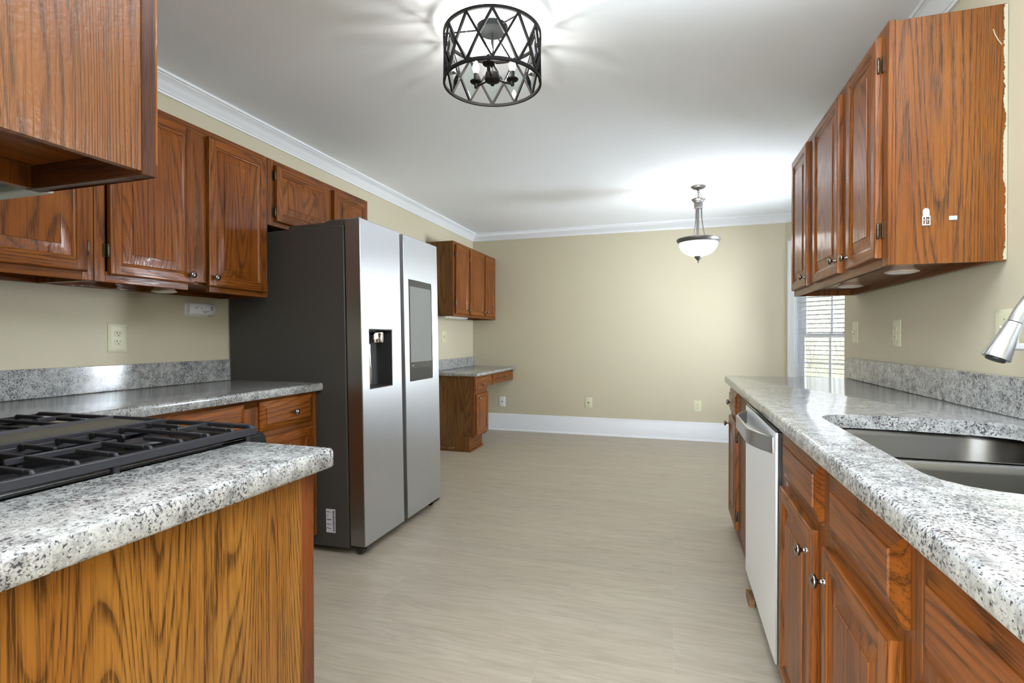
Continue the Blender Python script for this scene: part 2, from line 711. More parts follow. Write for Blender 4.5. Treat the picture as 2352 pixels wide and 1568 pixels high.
def knob(parent, x, z, y=-.02):
    global _knob
    if _knob is None:
        m = MB()
        m.lathe([(.0001, 0), (.0085, 0), (.0085, .003), (.0055, .005), (.005, .012), (.0075, .015), (.0135, .017), (.0155, .0205), (.0145, .0245), (.009, .0275), (.0001, .0282)], 20, axis='-y')
        o = m.build('knob', NICKEL, parent, loc=(x, y, z), smooth=60)
        o['label'] = 'round dark nickel knob'
        _knob = o
        return o
    o = _knob.copy()
    COL.objects.link(o)
    o.parent = parent
    o.location = (x, y, z)
    WO[o.name] = Vector((0, 0, 0))
    return o


_hinge = None


def hinge(parent, x, z, y=-.012, flip=1):
    global _hinge
    if _hinge is None:
        m = MB()
        m.lathe([(.0001, -.027), (.003, -.026), (.0045, -.024), (.0045, .024), (.003, .026), (.0001, .027)], 10)
        m.lathe([(.0052, -.012), (.0052, -.002)], 10)
        m.lathe([(.0052, .004), (.0052, .014)], 10)
        m.box(-.012, 0, .008, .011, -.026, .026)
        o = m.build('hinge', HINGE, parent, loc=(x, y, z))
        o['label'] = 'small dark bronze hinge'
        _hinge = o
    else:
        o = _hinge.copy()
        COL.objects.link(o)
        o.parent = parent
        o.location = (x, y, z)
    o.scale = (flip, 1, 1)
    WO[o.name] = Vector((0, 0, 0))
    return o


def add_door(T, x0, x1, z0, z1, knob_at=None, hinges=None, mat=None):
    d = door_mb(x0, x1, z0, z1).build('door', mat or OAK, T, smooth=25, recalc=False)
    if knob_at: knob(d, *knob_at)
    if hinges:
        side, zs = hinges
        for z in zs:
            hinge(d, x0-.004 if side == 'l' else x1+.004, z, flip=1 if side == 'l' else -1)
    return d


def add_drawer(T, x0, x1, z0, z1, knob_at=True, mat=None):
    d = drawer_mb(x0, x1, z0, z1).build('drawer_front', mat or OAK, T, smooth=20, recalc=False)
    if knob_at:
        kx, kz = ((x0+x1)/2, (z0+z1)/2) if knob_at is True else knob_at
        knob(d, kx, kz)
    return d


def frame_part(T, bars, mat=None, y0=0.0, y1=.02):
    m = MB()
    for x0, x1, z0, z1, ax in bars:
        m.box(x0, x1, y0, y1, z0, z1, ax)
    return m.build('face_frame', mat or FRAME, T, bevel=.0012, seg=1)


def carcass_part(T, w, z0, z1, depth, bottom_up=.03, y0=.02, th=.016, mat=None, sides=(True, True)):
    m = MB()
    if sides[0]: m.box(0, th, y0, depth, z0, z1)
    if sides[1]: m.box(w-th, w, y0, depth, z0, z1)
    m.box(th, w-th, y0, depth, z0+bottom_up, z0+bottom_up+.014, 1)
    m.box(th, w-th, y0, depth, z1-.014, z1, 0)
    m.box(th, w-th, depth-.01, depth, z0+bottom_up+.014, z1-.014)
    m.box(th, w-th, depth-.03, depth-.01, z0, z0+bottom_up, 0)
    return m.build('carcass', mat or FRAME, T)

# ------------------------------------------------------------------ room shell
XL, XR, YF, ZC = -2.41, .975, 6.05, 2.43
YN = .30                      # face of the short wall behind the range
BAY = [(1.12, 6.05), (1.99, 5.18), (1.99, 4.42), (1.12, 3.55)]


def wall(mb, A, B, th, z0, z1, holes=()):
    """wall from A to B (thickness on the right of travel); holes = (s0, s1, za, zb)"""
    A, B = Vector(A), Vector(B)
    L = (B-A).length
    d = (B-A)/L
    nrm = Vector((d.y, -d.x))
    ss = sorted({0, L, *[h[0] for h in holes], *[h[1] for h in holes]})
    zs = sorted({z0, z1, *[h[2] for h in holes], *[h[3] for h in holes]})
    for a, b in zip(ss[:-1], ss[1:]):
        for c, e in zip(zs[:-1], zs[1:]):
            if any(h[0] <= a and b <= h[1] and h[2] <= c and e <= h[3] for h in holes): continue
            q = []
            for p, k in ((A+d*a, 0), (A+d*b, 0), (A+d*b, th), (A+d*a, th)):
                q.append((p.x+nrm.x*k, p.y+nrm.y*k))
            mb.loops([[(*p, c) for p in q], [(*p, e) for p in q]], True, True, True)


m = MB(); m.box(-4.6, 4.2, -4.2, 7.2, -.12, 0); struct(m, 'floor', FLOOR)
m = MB(); m.box(-4.6, 4.2, -4.2, 7.2, ZC, ZC+.1); struct(m, 'ceiling', CEIL)
m = MB(); m.box(XL-.12, XL, YN-.12, YF+.12, 0, ZC); struct(m, 'wall_left', WALL)
m = MB(); m.box(XL, 1.12, YF, YF+.12, 0, ZC); struct(m, 'wall_far', WALL)
SINKW = (.92, 1.72, 1.122, 2.05)          # y0, y1, z0, z1 of the sink window opening
m = MB(); wall(m, (XR+.145, 3.55), (XR+.145, -3.0), .145, 0, ZC, [(3.55-SINKW[1], 3.55-SINKW[0], SINKW[2], SINKW[3])]); struct(m, 'wall_right', WALL)
m = MB(); m.box(XL, -.765, YN-.12, YN, 0, ZC); struct(m, 'wall_near', WALL)
m = MB(); wall(m, (-3.4, -3.0), (XR+.145, -3.0), .12, 0, ZC, [(.25, 3.55, .02, 2.12)]); struct(m, 'wall_back', WALL)
m = MB(); m.box(-3.52, -3.4, -3.0, YN-.12, 0, ZC); m.box(-3.4, XL, YN-.12, YN, 0, ZC); struct(m, 'wall_side', WALL)
BWIN = ((.105, 1.02), (.08, .68), (.21, 1.125))
WZ0, WZ1 = .56, 2.075
for nm, (A, B), h in zip(('wall_bay_far', 'wall_bay_side', 'wall_bay_near'), zip(BAY[:-1], BAY[1:]), BWIN):
    A2, B2 = Vector(A), Vector(B)
    d = (B2-A2).normalized()
    nn = Vector((-d.y, d.x))            # outside is on the left of travel
    m = MB(); wall(m, A2+nn*.12, B2+nn*.12, .12, 0, ZC, [(h[0], h[1], WZ0, WZ1)]); struct(m, nm, WALL)
# outer corner posts closing the bay
m = MB()
for (x, y) in BAY[1:3]:
    m.lathe([(.125, 0), (.125, ZC)], 16, (x+.06, y+(.025 if y > 5 else -.025), 0))
struct(m, 'wall_bay_corners', TRIM)

# crown moulding
CROWN = [(0, ZC-.088), (.010, ZC-.088), (.012, ZC-.078), (.018, ZC-.074), (.018, ZC-.070), (.026, ZC-.060), (.040, ZC-.044), (.052, ZC-.022), (.060, ZC-.018), (.060, ZC-.014), (.070, ZC-.012), (.072, ZC), (0, ZC)]
for nm, path in (('trim_1', [(XL, YN), (XL, YF), BAY[0], BAY[1], BAY[2], BAY[3], (XR+.14, 3.55)]), ('trim_2', [(XR, 3.55), (XR, -2.9)])):
    m = MB()
    sweep(m, path, CROWN, -1)
    struct(m, nm, TRIM)
# baseboards with shoe moulding
BASE = [(0, 0), (.030, 0), (.030, .006), (.024, .017), (.016, .020), (.016, .168), (.013, .176), (.013, .186), (.009, .190), (.009, .198), (.004, .205), (0, .205)]
for nm, path in (('baseboard_far', [(XL, 5.2), (XL, YF), BAY[0], BAY[1], BAY[2], BAY[3]]), ('baseboard_left', [(XL, 3.25), (XL, 4.77)])):
    m = MB(); sweep(m, path, BASE, -1); struct(m, nm, TRIM)


# ------------------------------------------------------------------ windows and blinds
def window(name, P, ang, w, z0, z1, th, blind_label, stool_ext=.03, blind=True, tilt_deg=11):
    """P: left end of the opening at the inner wall face seen from inside; local x right, y into the wall, z up"""
    T = bpy.data.objects.new(name, None)
    COL.objects.link(T)
    T.location = (P[0], P[1], 0)
    T.rotation_euler = (0, 0, ang)
    WO[T.name] = Vector((0, 0, 0))
    T['kind'] = 'structure'
    T['label'] = 'white double hung sash window'
    h = z1-z0
    m = MB()
    cw = .068
    for x0, x1, a, b in ((-cw, 0, z0-.02, z1+cw), (w, w+cw, z0-.02, z1+cw), (0, w, z1, z1+cw)):
        m.box(x0, x1, -.014, .0, a, b)
        if x1-x0 < .1:
            m.box(x0+(.0 if x0 < 0 else .046), x0+(.022 if x0 < 0 else cw), -.021, -.014, a, b)
        else:
            m.box(x0-cw, x1+cw, -.021, -.014, b-.022, b)
    m.build('casing', TRIM, T, bevel=.003)
    m = MB(); m.box(-cw-stool_ext, w+cw+stool_ext, -.055, .02, z0-.020, z0); m.build('stool', TRIM, T, bevel=.006)
    m = MB(); m.box(-cw, w+cw, -.016, 0, z0-.085, z0-.022); m.build('apron', TRIM, T, bevel=.003)
    m = MB()
    for a, b, c, d in ((0, .018, z0, z1), (w-.018, w, z0, z1), (.018, w-.018, z1-.018, z1), (.018, w-.018, z0, z0+.02)):
        m.box(a, b, 0, th, c, d)
    m.build('jamb', TRIM, T)
    zm = z0+h*.395 if h > 1.2 else z0+h*.5
    for nm, y, a, b in (('lower_sash', .065, z0+.02, zm+.02), ('upper_sash', .092, zm-.02, z1-.018)):
        m = MB()
        x0, x1 = .018, w-.018
        for q in ((x0, x0+.045, a, b), (x1-.045, x1, a, b), (x0+.045, x1-.045, a, a+(.06 if nm[0] == 'l' else .035)), (x0+.045, x1-.045, b-.035, b)):
            m.box(q[0], q[1], y-.013, y+.013, q[2], q[3])
        for k in range(1, 3):
            xx = x0+.045+(x1-x0-.09)*k/3
            m.box(xx-.009, xx+.009, y-.008, y+.008, a, b)
        zz = (a+b)/2
        m.box(x0+.045, x1-.045, y-.0075, y+.0075, zz-.009, zz+.009)
        so = m.build(nm, TRIM, T)
        g = MB(); g.box(x0+.02, x1-.02, y-.002, y+.002, a+.02, b-.02); g.build('pane', GLASS, so)
    m = MB(); m.lathe([(.012, 0), (.012, .008), (.004, .012)], 12, (w/2, .06, zm+.021)); m.bar((w/2-.02, .06, zm+.03), (w/2+.02, .055, zm+.036), .008, .006); m.build('sash_lock', HINGE, T)
    if not blind: return T
    B = thing('window_blind', blind_label, 'blind', (P[0], P[1], 0), ang, 'white slatted blinds')
    m = MB(); m.box(.02, w-.02, .004, .055, z1-.065, z1-.02); m.build('headrail', WHITE, B, bevel=.003)
    m = MB()
    z = z1-.085
    tilt = math.radians(tilt_deg)
    while z > z0+.06:
        L = []
        for yy in (-.024, -.008, .008, .024):
            L.append((yy, z-math.sin(tilt)*yy+.003*(1-(yy/.024)**2)))
        lo = [(.022, .029+a, b) for a, b in L]
        m.loops([[(.022, .029+a, b) for a, b in L]+[(.022, .029+a, b-.003) for a, b in reversed(L)],
                 [(w-.022, .029+a, b) for a, b in L]+[(w-.022, .029+a, b-.003) for a, b in reversed(L)]], True, True, True, 0)
        z -= .0445
    m.build('slats', WHITE, B)
    m = MB(); m.box(.022, w-.022, .004, .054, z0+.022, z0+.04); m.build('bottom_rail', WHITE, B, bevel=.004)
    for x in (.13, w-.13):
        m = MB()
        for yy in (.004, .054):
            m.tube([(x, yy, z0+.03), (x, yy, z1-.04)], .0012, 5)
        m.build('ladder_cord', WHITE, B)
    m = MB(); m.tube([(.085, -.004, z1-.06), (.086, -.006, z1-.5)], .0035, 6); m.build('tilt_wand', WHITE, B)
    return T


for i, ((A, B), h, lab) in enumerate(zip(zip(BAY[:-1], BAY[1:]), BWIN, (
        'white slatted blind in the bay window past the end of the sink counter',
        'white slatted blind in the middle bay window hidden behind the right wall',
        'white slatted blind in the bay window nearest the kitchen'))):
    A, B = Vector(A), Vector(B)
    d = (B-A).normalized()
    P = A+d*h[0]
    window('window_%d' % (i+1), P, math.atan2(d.y, d.x), h[1]-h[0], WZ0, WZ1, .12, lab)
window('window_4', (XR, SINKW[1]), -PI/2, SINKW[1]-SINKW[0], SINKW[2], SINKW[3], .145, 'white slatted blind in the window over the sink', .055, True, -15)

# ------------------------------------------------------------------ outdoors
m = MB(); m.box(-40, 60, -40, 60, -.75, -.55)
struct(m, 'ground', LAWN)
m = MB()
for i in range(420):
    a = rnd.uniform(0, 1)
    x = 3+rnd.uniform(0, 26)
    y = 17+rnd.uniform(0, 9)-x*.35
    hgt = rnd.uniform(2, 7)
    p = Vector((x, y, -.6))
    pts = [p]
    for k in range(4):
        p = p+Vector((rnd.uniform(-.5, .5), rnd.uniform(-.4, .4), hgt/4))
        pts.append(p)
    m.tube(pts, [.035, .028, .02, .012, .005], 4, cap=False)
    for k in range(5):
        q = pts[rnd.randint(1, 4)]
        m.tube([q, q+Vector((rnd.uniform(-1.2, 1.2), rnd.uniform(-.6, .6), rnd.uniform(-.1, 1)))], [.018, .006], 4, cap=False)
o = m.build('brush', BRUSH); tag(o, 'pale bare winter brush standing beyond the lawn outside the window', 'brush', kind='stuff')


# ------------------------------------------------------------------ cabinets
UP = .754                     # upper cabinet height
Z0U = 1.356


def upper_left():
    g = 'oak wall cabinets on the left wall'
    X = -2.087
    dep = X-XL-.004
    # corner unit next to the range hood
    y0, y1 = .62, 1.388
    T = thing('wall_cabinet', 'oak wall cabinet on the left wall partly hidden behind the varnished end panel', 'cabinet', (X, y0, Z0U), PI/2, g)
    w = y1-y0
    carcass_part(T, w, 0, UP, dep)
    frame_part(T, [(0, .04, 0, UP, 2), (w-.04, w, 0, UP, 2), (.04, w-.04, 0, .042, 0), (.04, w-.04, UP-.04, UP, 0)])
    add_door(T, .335, w-.03, .030, UP-.028, None, ('r', (.12, UP-.12)), OAK)
    m = MB(); m.box(.04, .33, 0, .02, .042, UP-.04); m.build('filler_panel', FRAME, T)
    # tall pair
    y0, y1 = 1.390, 2.262
    T = thing('wall_cabinet', 'tall two-door oak wall cabinet above the outlet, left of the refrigerator', 'cabinet', (X, y0, Z0U), PI/2, g)
    w = y1-y0
    carcass_part(T, w, 0, UP, dep)
    frame_part(T, [(0, .04, 0, UP, 2), (w-.035, w, 0, UP, 2), (.395, .505, .04, UP-.04, 2), (.04, .395, 0, .04, 0), (.505, w-.035, 0, .04, 0), (.04, w-.035, UP-.04, UP, 0)])
    add_door(T, .047, .410, .028, UP-.03, (.410-.022, .066), ('l', (.12, UP-.12)))
    add_door(T, .490, .845, .026, UP-.03, (.490+.026, .068), ('r', (.12, UP-.12)))
    # over the refrigerator
    y0, y1 = 2.264, 3.215
    zb = 1.750
    h = Z0U+UP-zb
    T = thing('wall_cabinet', 'short two-door oak wall cabinet above the refrigerator', 'cabinet', (X, y0, zb), PI/2, g)
    w = y1-y0
    carcass_part(T, w, 0, h, dep)
    frame_part(T, [(0, .05, 0, h, 2), (w-.035, w, 0, h, 2), (.48, .56, .03, h-.04, 2), (.05, .48, 0, .03, 0), (.56, w-.035, 0, .03, 0), (.05, w-.035, h-.04, h, 0)])
    add_door(T, .048, .495, .026, h-.028, None, ('l', (.075, h-.085)))
    add_door(T, .546, .918, .026, h-.028, None, ('r', (.075, h-.085)))


upper_left()


def upper_right():
    X = .662
    y1, y0 = 3.335, 1.967
    zb, h = 1.374, .790
    dep = XR-X-.004
    w = y1-y0
    T = thing('wall_cabinet', 'three-door oak wall cabinet with glossy end panel on the right wall above the sink counter', 'cabinet', (X, y1, zb), -PI/2)
    carcass_part(T, w, 0, h, dep, sides=(True, False))
    m = MB(); m.box(w-.012, w-.0005, .0203, dep, .0, h-.004); m.build('end_panel', PEELR, T)['label'] = 'glossy varnished oak end panel'
    frame_part(T, [(0, .03, 0, h, 2), (w-.065, w, 0, h, 2), (.345, .505, .035, h-.03, 2), (.88, 1.015, .035, h-.03, 2), (.03, w-.065, 0, .035, 0), (.03, w-.065, h-.03, h, 0)])
    f = lambda y: y1-y
    add_door(T, f(3.315), f(2.975), .030, h-.026, (f(2.975)-.024, .075), ('l', (.12, h-.12)))
    add_door(T, f(2.842), f(2.440), .030, h-.026, (f(2.440)-.026, .085), ('l', (.12, h-.12)))
    add_door(T, f(2.333), f(2.020), .030, h-.026, (f(2.333)+.022, .075), ('r', (.12, h-.12)))
    # ragged cream paint line where the panel meets the wall
    m = MB()
    z, wd = .004, .007
    while z < h-.01:
        z2 = min(z+rnd.uniform(.003, .009), h-.004)
        wd = min(.0085, max(.0015, wd+rnd.uniform(-.0026, .0026)))
        m.box(w-.0005, w+.0012, dep-wd, dep+.002, z, z2)
        z = z2
    m.build('paint_edge', CREAM, T)['label'] = 'ragged cream paint smear along the back edge'
    return T


PEELR = wood('oak_glossy_panel', srgb(132, 78, 20), srgb(110, 58, 12), srgb(50, 29, 10), lines=32, coat=.55, rough=.42, peel=.28, spec=.12, dark_amt=.85)
upper_right()


def desk_upper():
    X, y0, y1 = -2.107, 4.755, 6.035
    T = thing('wall_cabinet', 'three-door oak wall cabinet above the desk in the far left corner', 'cabinet', (X, y0, Z0U), PI/2)
    w, h = y1-y0, UP
    dep = X-XL-.004
    carcass_part(T, w, 0, h, dep, mat=DARKOAK)
    frame_part(T, [(0, .04, 0, h, 2), (w-.04, w, 0, h, 2), (.37, .445, .04, h-.03, 2), (.84, .90, .04, h-.03, 2), (.04, w-.04, 0, .04, 0), (.04, w-.04, h-.03, h, 0)])
    add_door(T, .042, .385, .028, h-.028, (.385-.026, .075), ('l', (.13, h-.13)))
    add_door(T, .425, .850, .028, h-.028, (.850-.028, .075), ('l', (.13, h-.13)))
    add_door(T, .888, 1.225, .028, h-.028, (.888+.03, .08), ('r', (.13, h-.13)))
    o = thing('under_cabinet_light', 'white strip light under the wall cabinet above the desk', 'light', (-2.27, 5.12, Z0U), 0)
    m = MB(); m.box(-.05, .05, -.30, .30, -.006, .022); m.build('housing', WHITE, o, bevel=.004)
    m = MB(); m.box(-.04, .04, -.27, .27, -.012, -.006); m.build('diffuser', PUCKL, o, bevel=.003)


desk_upper()


DARKRED = wood('dark_red_oak_stile', srgb(80, 44, 24), srgb(66, 35, 18), srgb(44, 24, 16), lines=10, coat=.3)


def near_upper():
    # end cabinet of the range run, front faces +y
    Xr, Yf, zb = -.742, .581, 1.380
    h = ZC-.12-zb
    w = .255
    T = thing('wall_cabinet', 'narrow oak wall cabinet with textured varnished end panel in the upper left corner', 'cabinet', (Xr, Yf, zb), PI)
    dep = Yf-YN-.004
    m = MB()
    m.box(0, .012, .0213, dep, .004, h)
    m.build('end_panel', PEEL, T)['label'] = 'textured varnished oak end panel'
    m = MB()
    m.box(w-.016, w, .02, dep, 0, h)
    m.box(.012, w-.016, .02, dep, .035, .05, 1)
    m.box(.012, w-.016, .02, dep, h-.016, h, 1)
    m.box(.012, w-.016, dep-.012, dep, .05, h-.016)
    m.build('carcass', FRAME, T)
    frame_part(T, [(-.002, .036, -.001, h, 2), (w-.036, w, -.001, h, 2), (.036, w-.036, -.001, .035, 0), (.036, w-.036, h-.04, h, 0)], DARKRED, 0, .021)
    add_door(T, .016, w-.016, .024, h-.03, (w-.05, .09))
    # short unit above the hood
    T = thing('wall_cabinet', 'short oak wall cabinet over the range hood', 'cabinet', (Xr-w-.002, Yf, 1.56), PI)
    w2, h2 = .76, ZC-.12-1.56
    carcass_part(T, w2, 0, h2, dep)
    frame_part(T, [(0, .04, 0, h2, 2), (w2-.04, w2, 0, h2, 2), (.36, .40, .04, h2-.04, 2), (.04, w2-.04, 0, .04, 0), (.04, w2-.04, h2-.04, h2, 0)])
    add_door(T, .02, .372, .025, h2-.03, (.34, .07))
    add_door(T, .388, w2-.02, .025, h2-.03, (.42, .07))
    H = thing('range_hood', 'grey under-cabinet range hood with pale lip beside the varnished end panel', 'range hood', (Xr-w-.004-.378, (YN+.60)/2, 1.39), 0)
    x0, x1 = Xr-w-.004-.756, Xr-w-.006
    m = MB()
    m.box(x0, x1, YN+.002, .592, 1.402, 1.558)
    m.build('shell', LIPM, H, True, bevel=.004)
    m = MB(); m.box(x0+.02, x1-.02, YN+.03, .575, 1.396, 1.403); m.build('underside_filter', GREY, H, True)
    m = MB(); m.box(x0, x1, .578, .606, 1.384, 1.404); m.build('front_lip', LIPM, H, True, bevel=.003)


near_upper()

# ------------------------------------------------------------------ base cabinets and worktops
ZT = .903


def base_left():
    X, y1 = -1.797, 2.288
    y0 = .955
    T = thing('base_cabinet', 'oak base cabinet with drawers under the left counter next to the refrigerator', 'cabinet', (X, y0, 0), PI/2)
    w = y1-y0
    dep = X-XL-.004
    ht = ZT-.042
    m = MB()
    for x in (0, w-.016): m.box(x, x+.016, .02, dep, .105, ht); m.box(x, x+.016, .075, dep, 0, .105)
    m.box(.016, w-.016, .02, dep, .105, .12, 0); m.box(.016, w-.016, dep-.01, dep, .12, ht)
    m.box(.016, w-.016, .02, .1, ht-.02, ht, 0)
    m.build('carcass', FRAME, T)
    m = MB(); m.box(0, w, .075, .09, 0, .105, 0); m.build('toe_kick', FRAME, T)
    f = lambda y: y-y0
    frame_part(T, [(0, .50, .105, ht, 2), (w-.034, w, .105, ht, 2), (f(1.795), f(1.895), .105, ht-.035, 2), (.50, f(1.795), ht-.035, ht, 0), (f(1.795), w-.034, ht-.035, ht, 0), (.50, f(1.795), .105, .135, 0), (f(1.895), w-.034, .105, .135, 0), (.50, f(1.795), .69, .715, 0), (f(1.895), w-.034, .685, .715, 0)])
    add_drawer(T, f(1.425), f(1.800), .712, .848)
    add_drawer(T, f(1.888), f(2.240), .712, .848, (f(2.095), .778))
    add_door(T, f(1.425), f(1.800), .125, .686, (f(1.775), .62), ('l', (.2, .6)))
    add_door(T, f(1.888), f(2.240), .125, .686, (f(1.915), .62), ('r', (.2, .6)))
    m = MB(); poly = [(XL+.001, YN+.001), (-1.706, YN+.001), (-1.706, .955), (-1.772, .955), (-1.772, 2.306), (XL+.001, 2.306)]
    slab(m, poly, ZT-.040, ZT)
    o = m.build('worktop', GRANITE); tag(o, 'speckled granite worktop along the left wall beside the refrigerator', 'countertop')
    m = MB(); m.box(XL+.001, XL+.022, YN+.001, 2.306, ZT+.0005, ZT+.116)
    o = m.build('backsplash', GRANITE, bevel=.002); tag(o, 'granite backsplash strip on the left wall below the outlet', 'backsplash')


base_left()


def base_near():
    Xr, Yf = -.735, .923
    w = .203
    T = thing('base_cabinet', 'oak base cabinet with plain grained end panel under the near granite counter', 'cabinet', (Xr, Yf, 0), PI)
    dep = Yf-YN-.004
    ht = ZT-.042
    m = MB()
    m.box(0, .014, .02, dep, .0, ht)
    m.build('end_panel', PANEL, T)['label'] = 'plain oak end panel with bold dark grain'
    m = MB()
    m.box(w-.016, w, .02, dep, 0, ht); m.box(.014, w-.016, .02, dep, .105, .12, 1)
    m.box(.014, w-.016, dep-.01, dep, .12, ht); m.box(.014, w-.016, .075, .09, 0, .105, 0)
    m.build('carcass', FRAME, T)
    frame_part(T, [(-.002, .036, 0, ht, 2), (w-.03, w, .105, ht, 2), (.036, w-.03, ht-.035, ht, 0), (.036, w-.03, .105, .14, 0), (.036, w-.03, .685, .715, 0)], REDOAK, 0, .038)
    add_drawer(T, .02, w-.012, .712, .846)
    add_door(T, .02, w-.012, .125, .686, (w-.04, .62))
    m = MB()
    slab(m, [(-.9415, YN+.001), (-.700, YN+.001), (-.700, .945), (-.708, .954), (-.9415, .954)], ZT-.041, ZT, .010)
    o = m.build('worktop', GRANITE); tag(o, 'granite worktop in the foreground right of the gas range', 'countertop')


REDOAK = wood('red_oak_stile', srgb(128, 70, 28), srgb(108, 56, 20), srgb(66, 34, 16), lines=10, coat=.4)
base_near()


def base_right():
    X = .333
    ht = .905-.042
    dep = XR-X-.004
    f0 = 3.400
    f = lambda y: f0-y
    ys = 1.80
    # far unit
    T = thing('base_cabinet', 'narrow oak base cabinet at the far end of the sink counter beyond the dishwasher', 'cabinet', (X, f0, 0), -PI/2)
    w = f(2.585)
    m = MB()
    for x in (0, w-.016): m.box(x, x+.016, .02, dep, .0, ht)
    m.box(.016, w-.016, .02, dep, .10, .115, 0); m.box(.016, w-.016, dep-.01, dep, .115, ht)
    m.build('carcass', FRAME, T)
    m = MB(); m.box(.0, w, .02, .03, 0, .10, 0); m.build('toe_kick', FRAME, T)
    frame_part(T, [(0, .05, .10, ht, 2), (f(3.0), w, .10, ht, 2), (.05, f(3.0), ht-.035, ht, 0), (.05, f(3.0), .10, .13, 0), (.05, f(3.0), .675, .715, 0)])
    add_drawer(T, f(3.345), f(2.995), .700, .845)
    add_door(T, f(3.345), f(2.995), .105, .678, (f(3.315), .63), ('r', (.18, .60)))
    # sink base
    f1 = 1.839
    g = lambda y: f1-y
    T = thing('base_cabinet', 'oak sink base cabinet with two doors and two false drawer fronts beside the dishwasher', 'cabinet', (X, f1, 0), -PI/2)
    w = g(.862)
    m = MB()
    for x in (0, w-.016): m.box(x, x+.016, .02, dep, .0, ht)
    m.box(.016, w-.016, .02, dep, .10, .115, 0); m.box(.016, w-.016, dep-.01, dep, .115, ht)
    m.build('carcass', FRAME, T)
    m = MB(); m.box(.0, w, .035, .045, 0, .10, 0); m.build('toe_kick', FRAME, T)
    frame_part(T, [(0, .06, .10, ht, 2), (w-.08, w, .10, ht, 2), (g(1.42), g(1.275), .10, ht-.03, 2), (.06, w-.08, ht-.03, ht, 0), (.06, g(1.42), .10, .13, 0), (g(1.275), w-.08, .10, .13, 0), (.06, g(1.42), .67, .72, 0), (g(1.275), w-.08, .67, .72, 0)])
    add_drawer(T, g(1.755), g(1.352), .706, .846, False)
    add_drawer(T, g(1.268), g(.898), .708, .846, False)
    add_door(T, g(1.790), g(1.400), .090, .676, (g(1.428), .615))
    add_door(T, g(1.300), g(.925), .090, .676, (g(1.272), .607), ('r', (.2, .57)))
    # drawer bank in the foreground
    f2 = .860
    k = lambda y: f2-y
    T = thing('base_cabinet', 'oak drawer cabinet nearest the camera under the sink counter, lower right corner', 'cabinet', (X, f2, 0), -PI/2)
    w = k(.05)
    m = MB()
    for x in (0, w-.016): m.box(x, x+.016, .02, dep, .0, ht)
    m.box(.016, w-.016, .02, dep, .10, .115, 0); m.box(.016, w-.016, dep-.01, dep, .115, ht)
    m.build('carcass', FRAME, T)
    m = MB(); m.box(.0, w, .035, .045, 0, .10, 0); m.build('toe_kick', FRAME, T)
    frame_part(T, [(0, .04, .10, ht, 2), (w-.04, w, .10, ht, 2), (.04, w-.04, ht-.03, ht, 0), (.04, w-.04, .10, .13, 0), (.04, w-.04, .675, .705, 0)])
    add_drawer(T, k(.832), k(.28), .706, .848)
    add_door(T, k(.840), k(.56), .090, .668, (k(.59), .61))
    add_door(T, k(.54), k(.28), .090, .668, (k(.51), .61))


base_right()

# sink counter with the sink cut-out
SINK_HOLE = []
_pts = [(.413, 1.70), (.418, 1.735), (.443, 1.776), (.475, 1.795), (.520, 1.800), (.60, 1.795), (.668, 1.786), (.768, 1.770), (.835, 1.748), (.872, 1.722), (.885, 1.69),
        (.885, 1.07), (.872, 1.035), (.835, 1.010), (.768, .985), (.668, .968), (.60, .962), (.520, .958), (.475, .970), (.443, .990), (.420, 1.025), (.411, 1.07)]
SINK_HOLE = list(reversed(_pts))
m = MB()
slab(m, rrect(.297, XR-.001, .02, 3.432, [.01, .002, .002, .02], 4), .865, .905, .010, SINK_HOLE)
o = m.build('worktop', GRANITE); tag(o, 'long granite sink counter along the right wall', 'countertop')
m = MB(); m.box(.947, XR-.001, .02, 3.418, .9055, 1.022)
o = m.build('backsplash', GRANITE, bevel=.002); tag(o, 'granite backsplash strip on the right wall behind the sink', 'backsplash')


def sink():
    T = thing('kitchen_sink', 'undermount stainless double bowl sink set in the right granite counter', 'sink', (.65, 1.38, .66))
    for nm, y0, y1, rs in (('far_bowl', 1.405, 1.806, [.05, .09, .12, .08]), ('near_bowl', .950, 1.365, [.08, .12, .09, .05])):
        m = MB()
        N = 7
        out = rrect(.385, .915, (y0-.012 if nm[0] == 'f' else y0-.03), (y1+.012 if nm[0] == 'f' else y1+.012), .004, N)
        R = lambda d, z: [(x, y, z) for x, y in rrect(.400+d, .897-d, y0+d, y1-d, [max(q-d*.5, .02) for q in rs], N)]
        m.loops([[(x, y, .8645) for x, y in out], R(-.004, .8645), R(0, .860), R(.003, .845), R(.010, .70), R(.022, .682), R(.05, .674), R(.16, .670)], True, False, True)
        b = m.build(nm, SINKM, T, True, smooth=60)
        b['label'] = 'far bowl of the sink' if nm[0] == 'f' else 'near bowl of the sink'
        m = MB(); m.lathe([(.0001, .003), (.028, .003), (.034, .006), (.042, .006), (.045, .001)], 24, (.65, (y0+y1)/2, .670)); m.build('drain', FAUCETM, b, False)
        b.children[0].location = -WO[T.name]
    m = MB(); m.box(.40, .90, 1.372, 1.398, .838, .857); m.build('divider', SINKM, T, True, bevel=.006, seg=3)


sink()


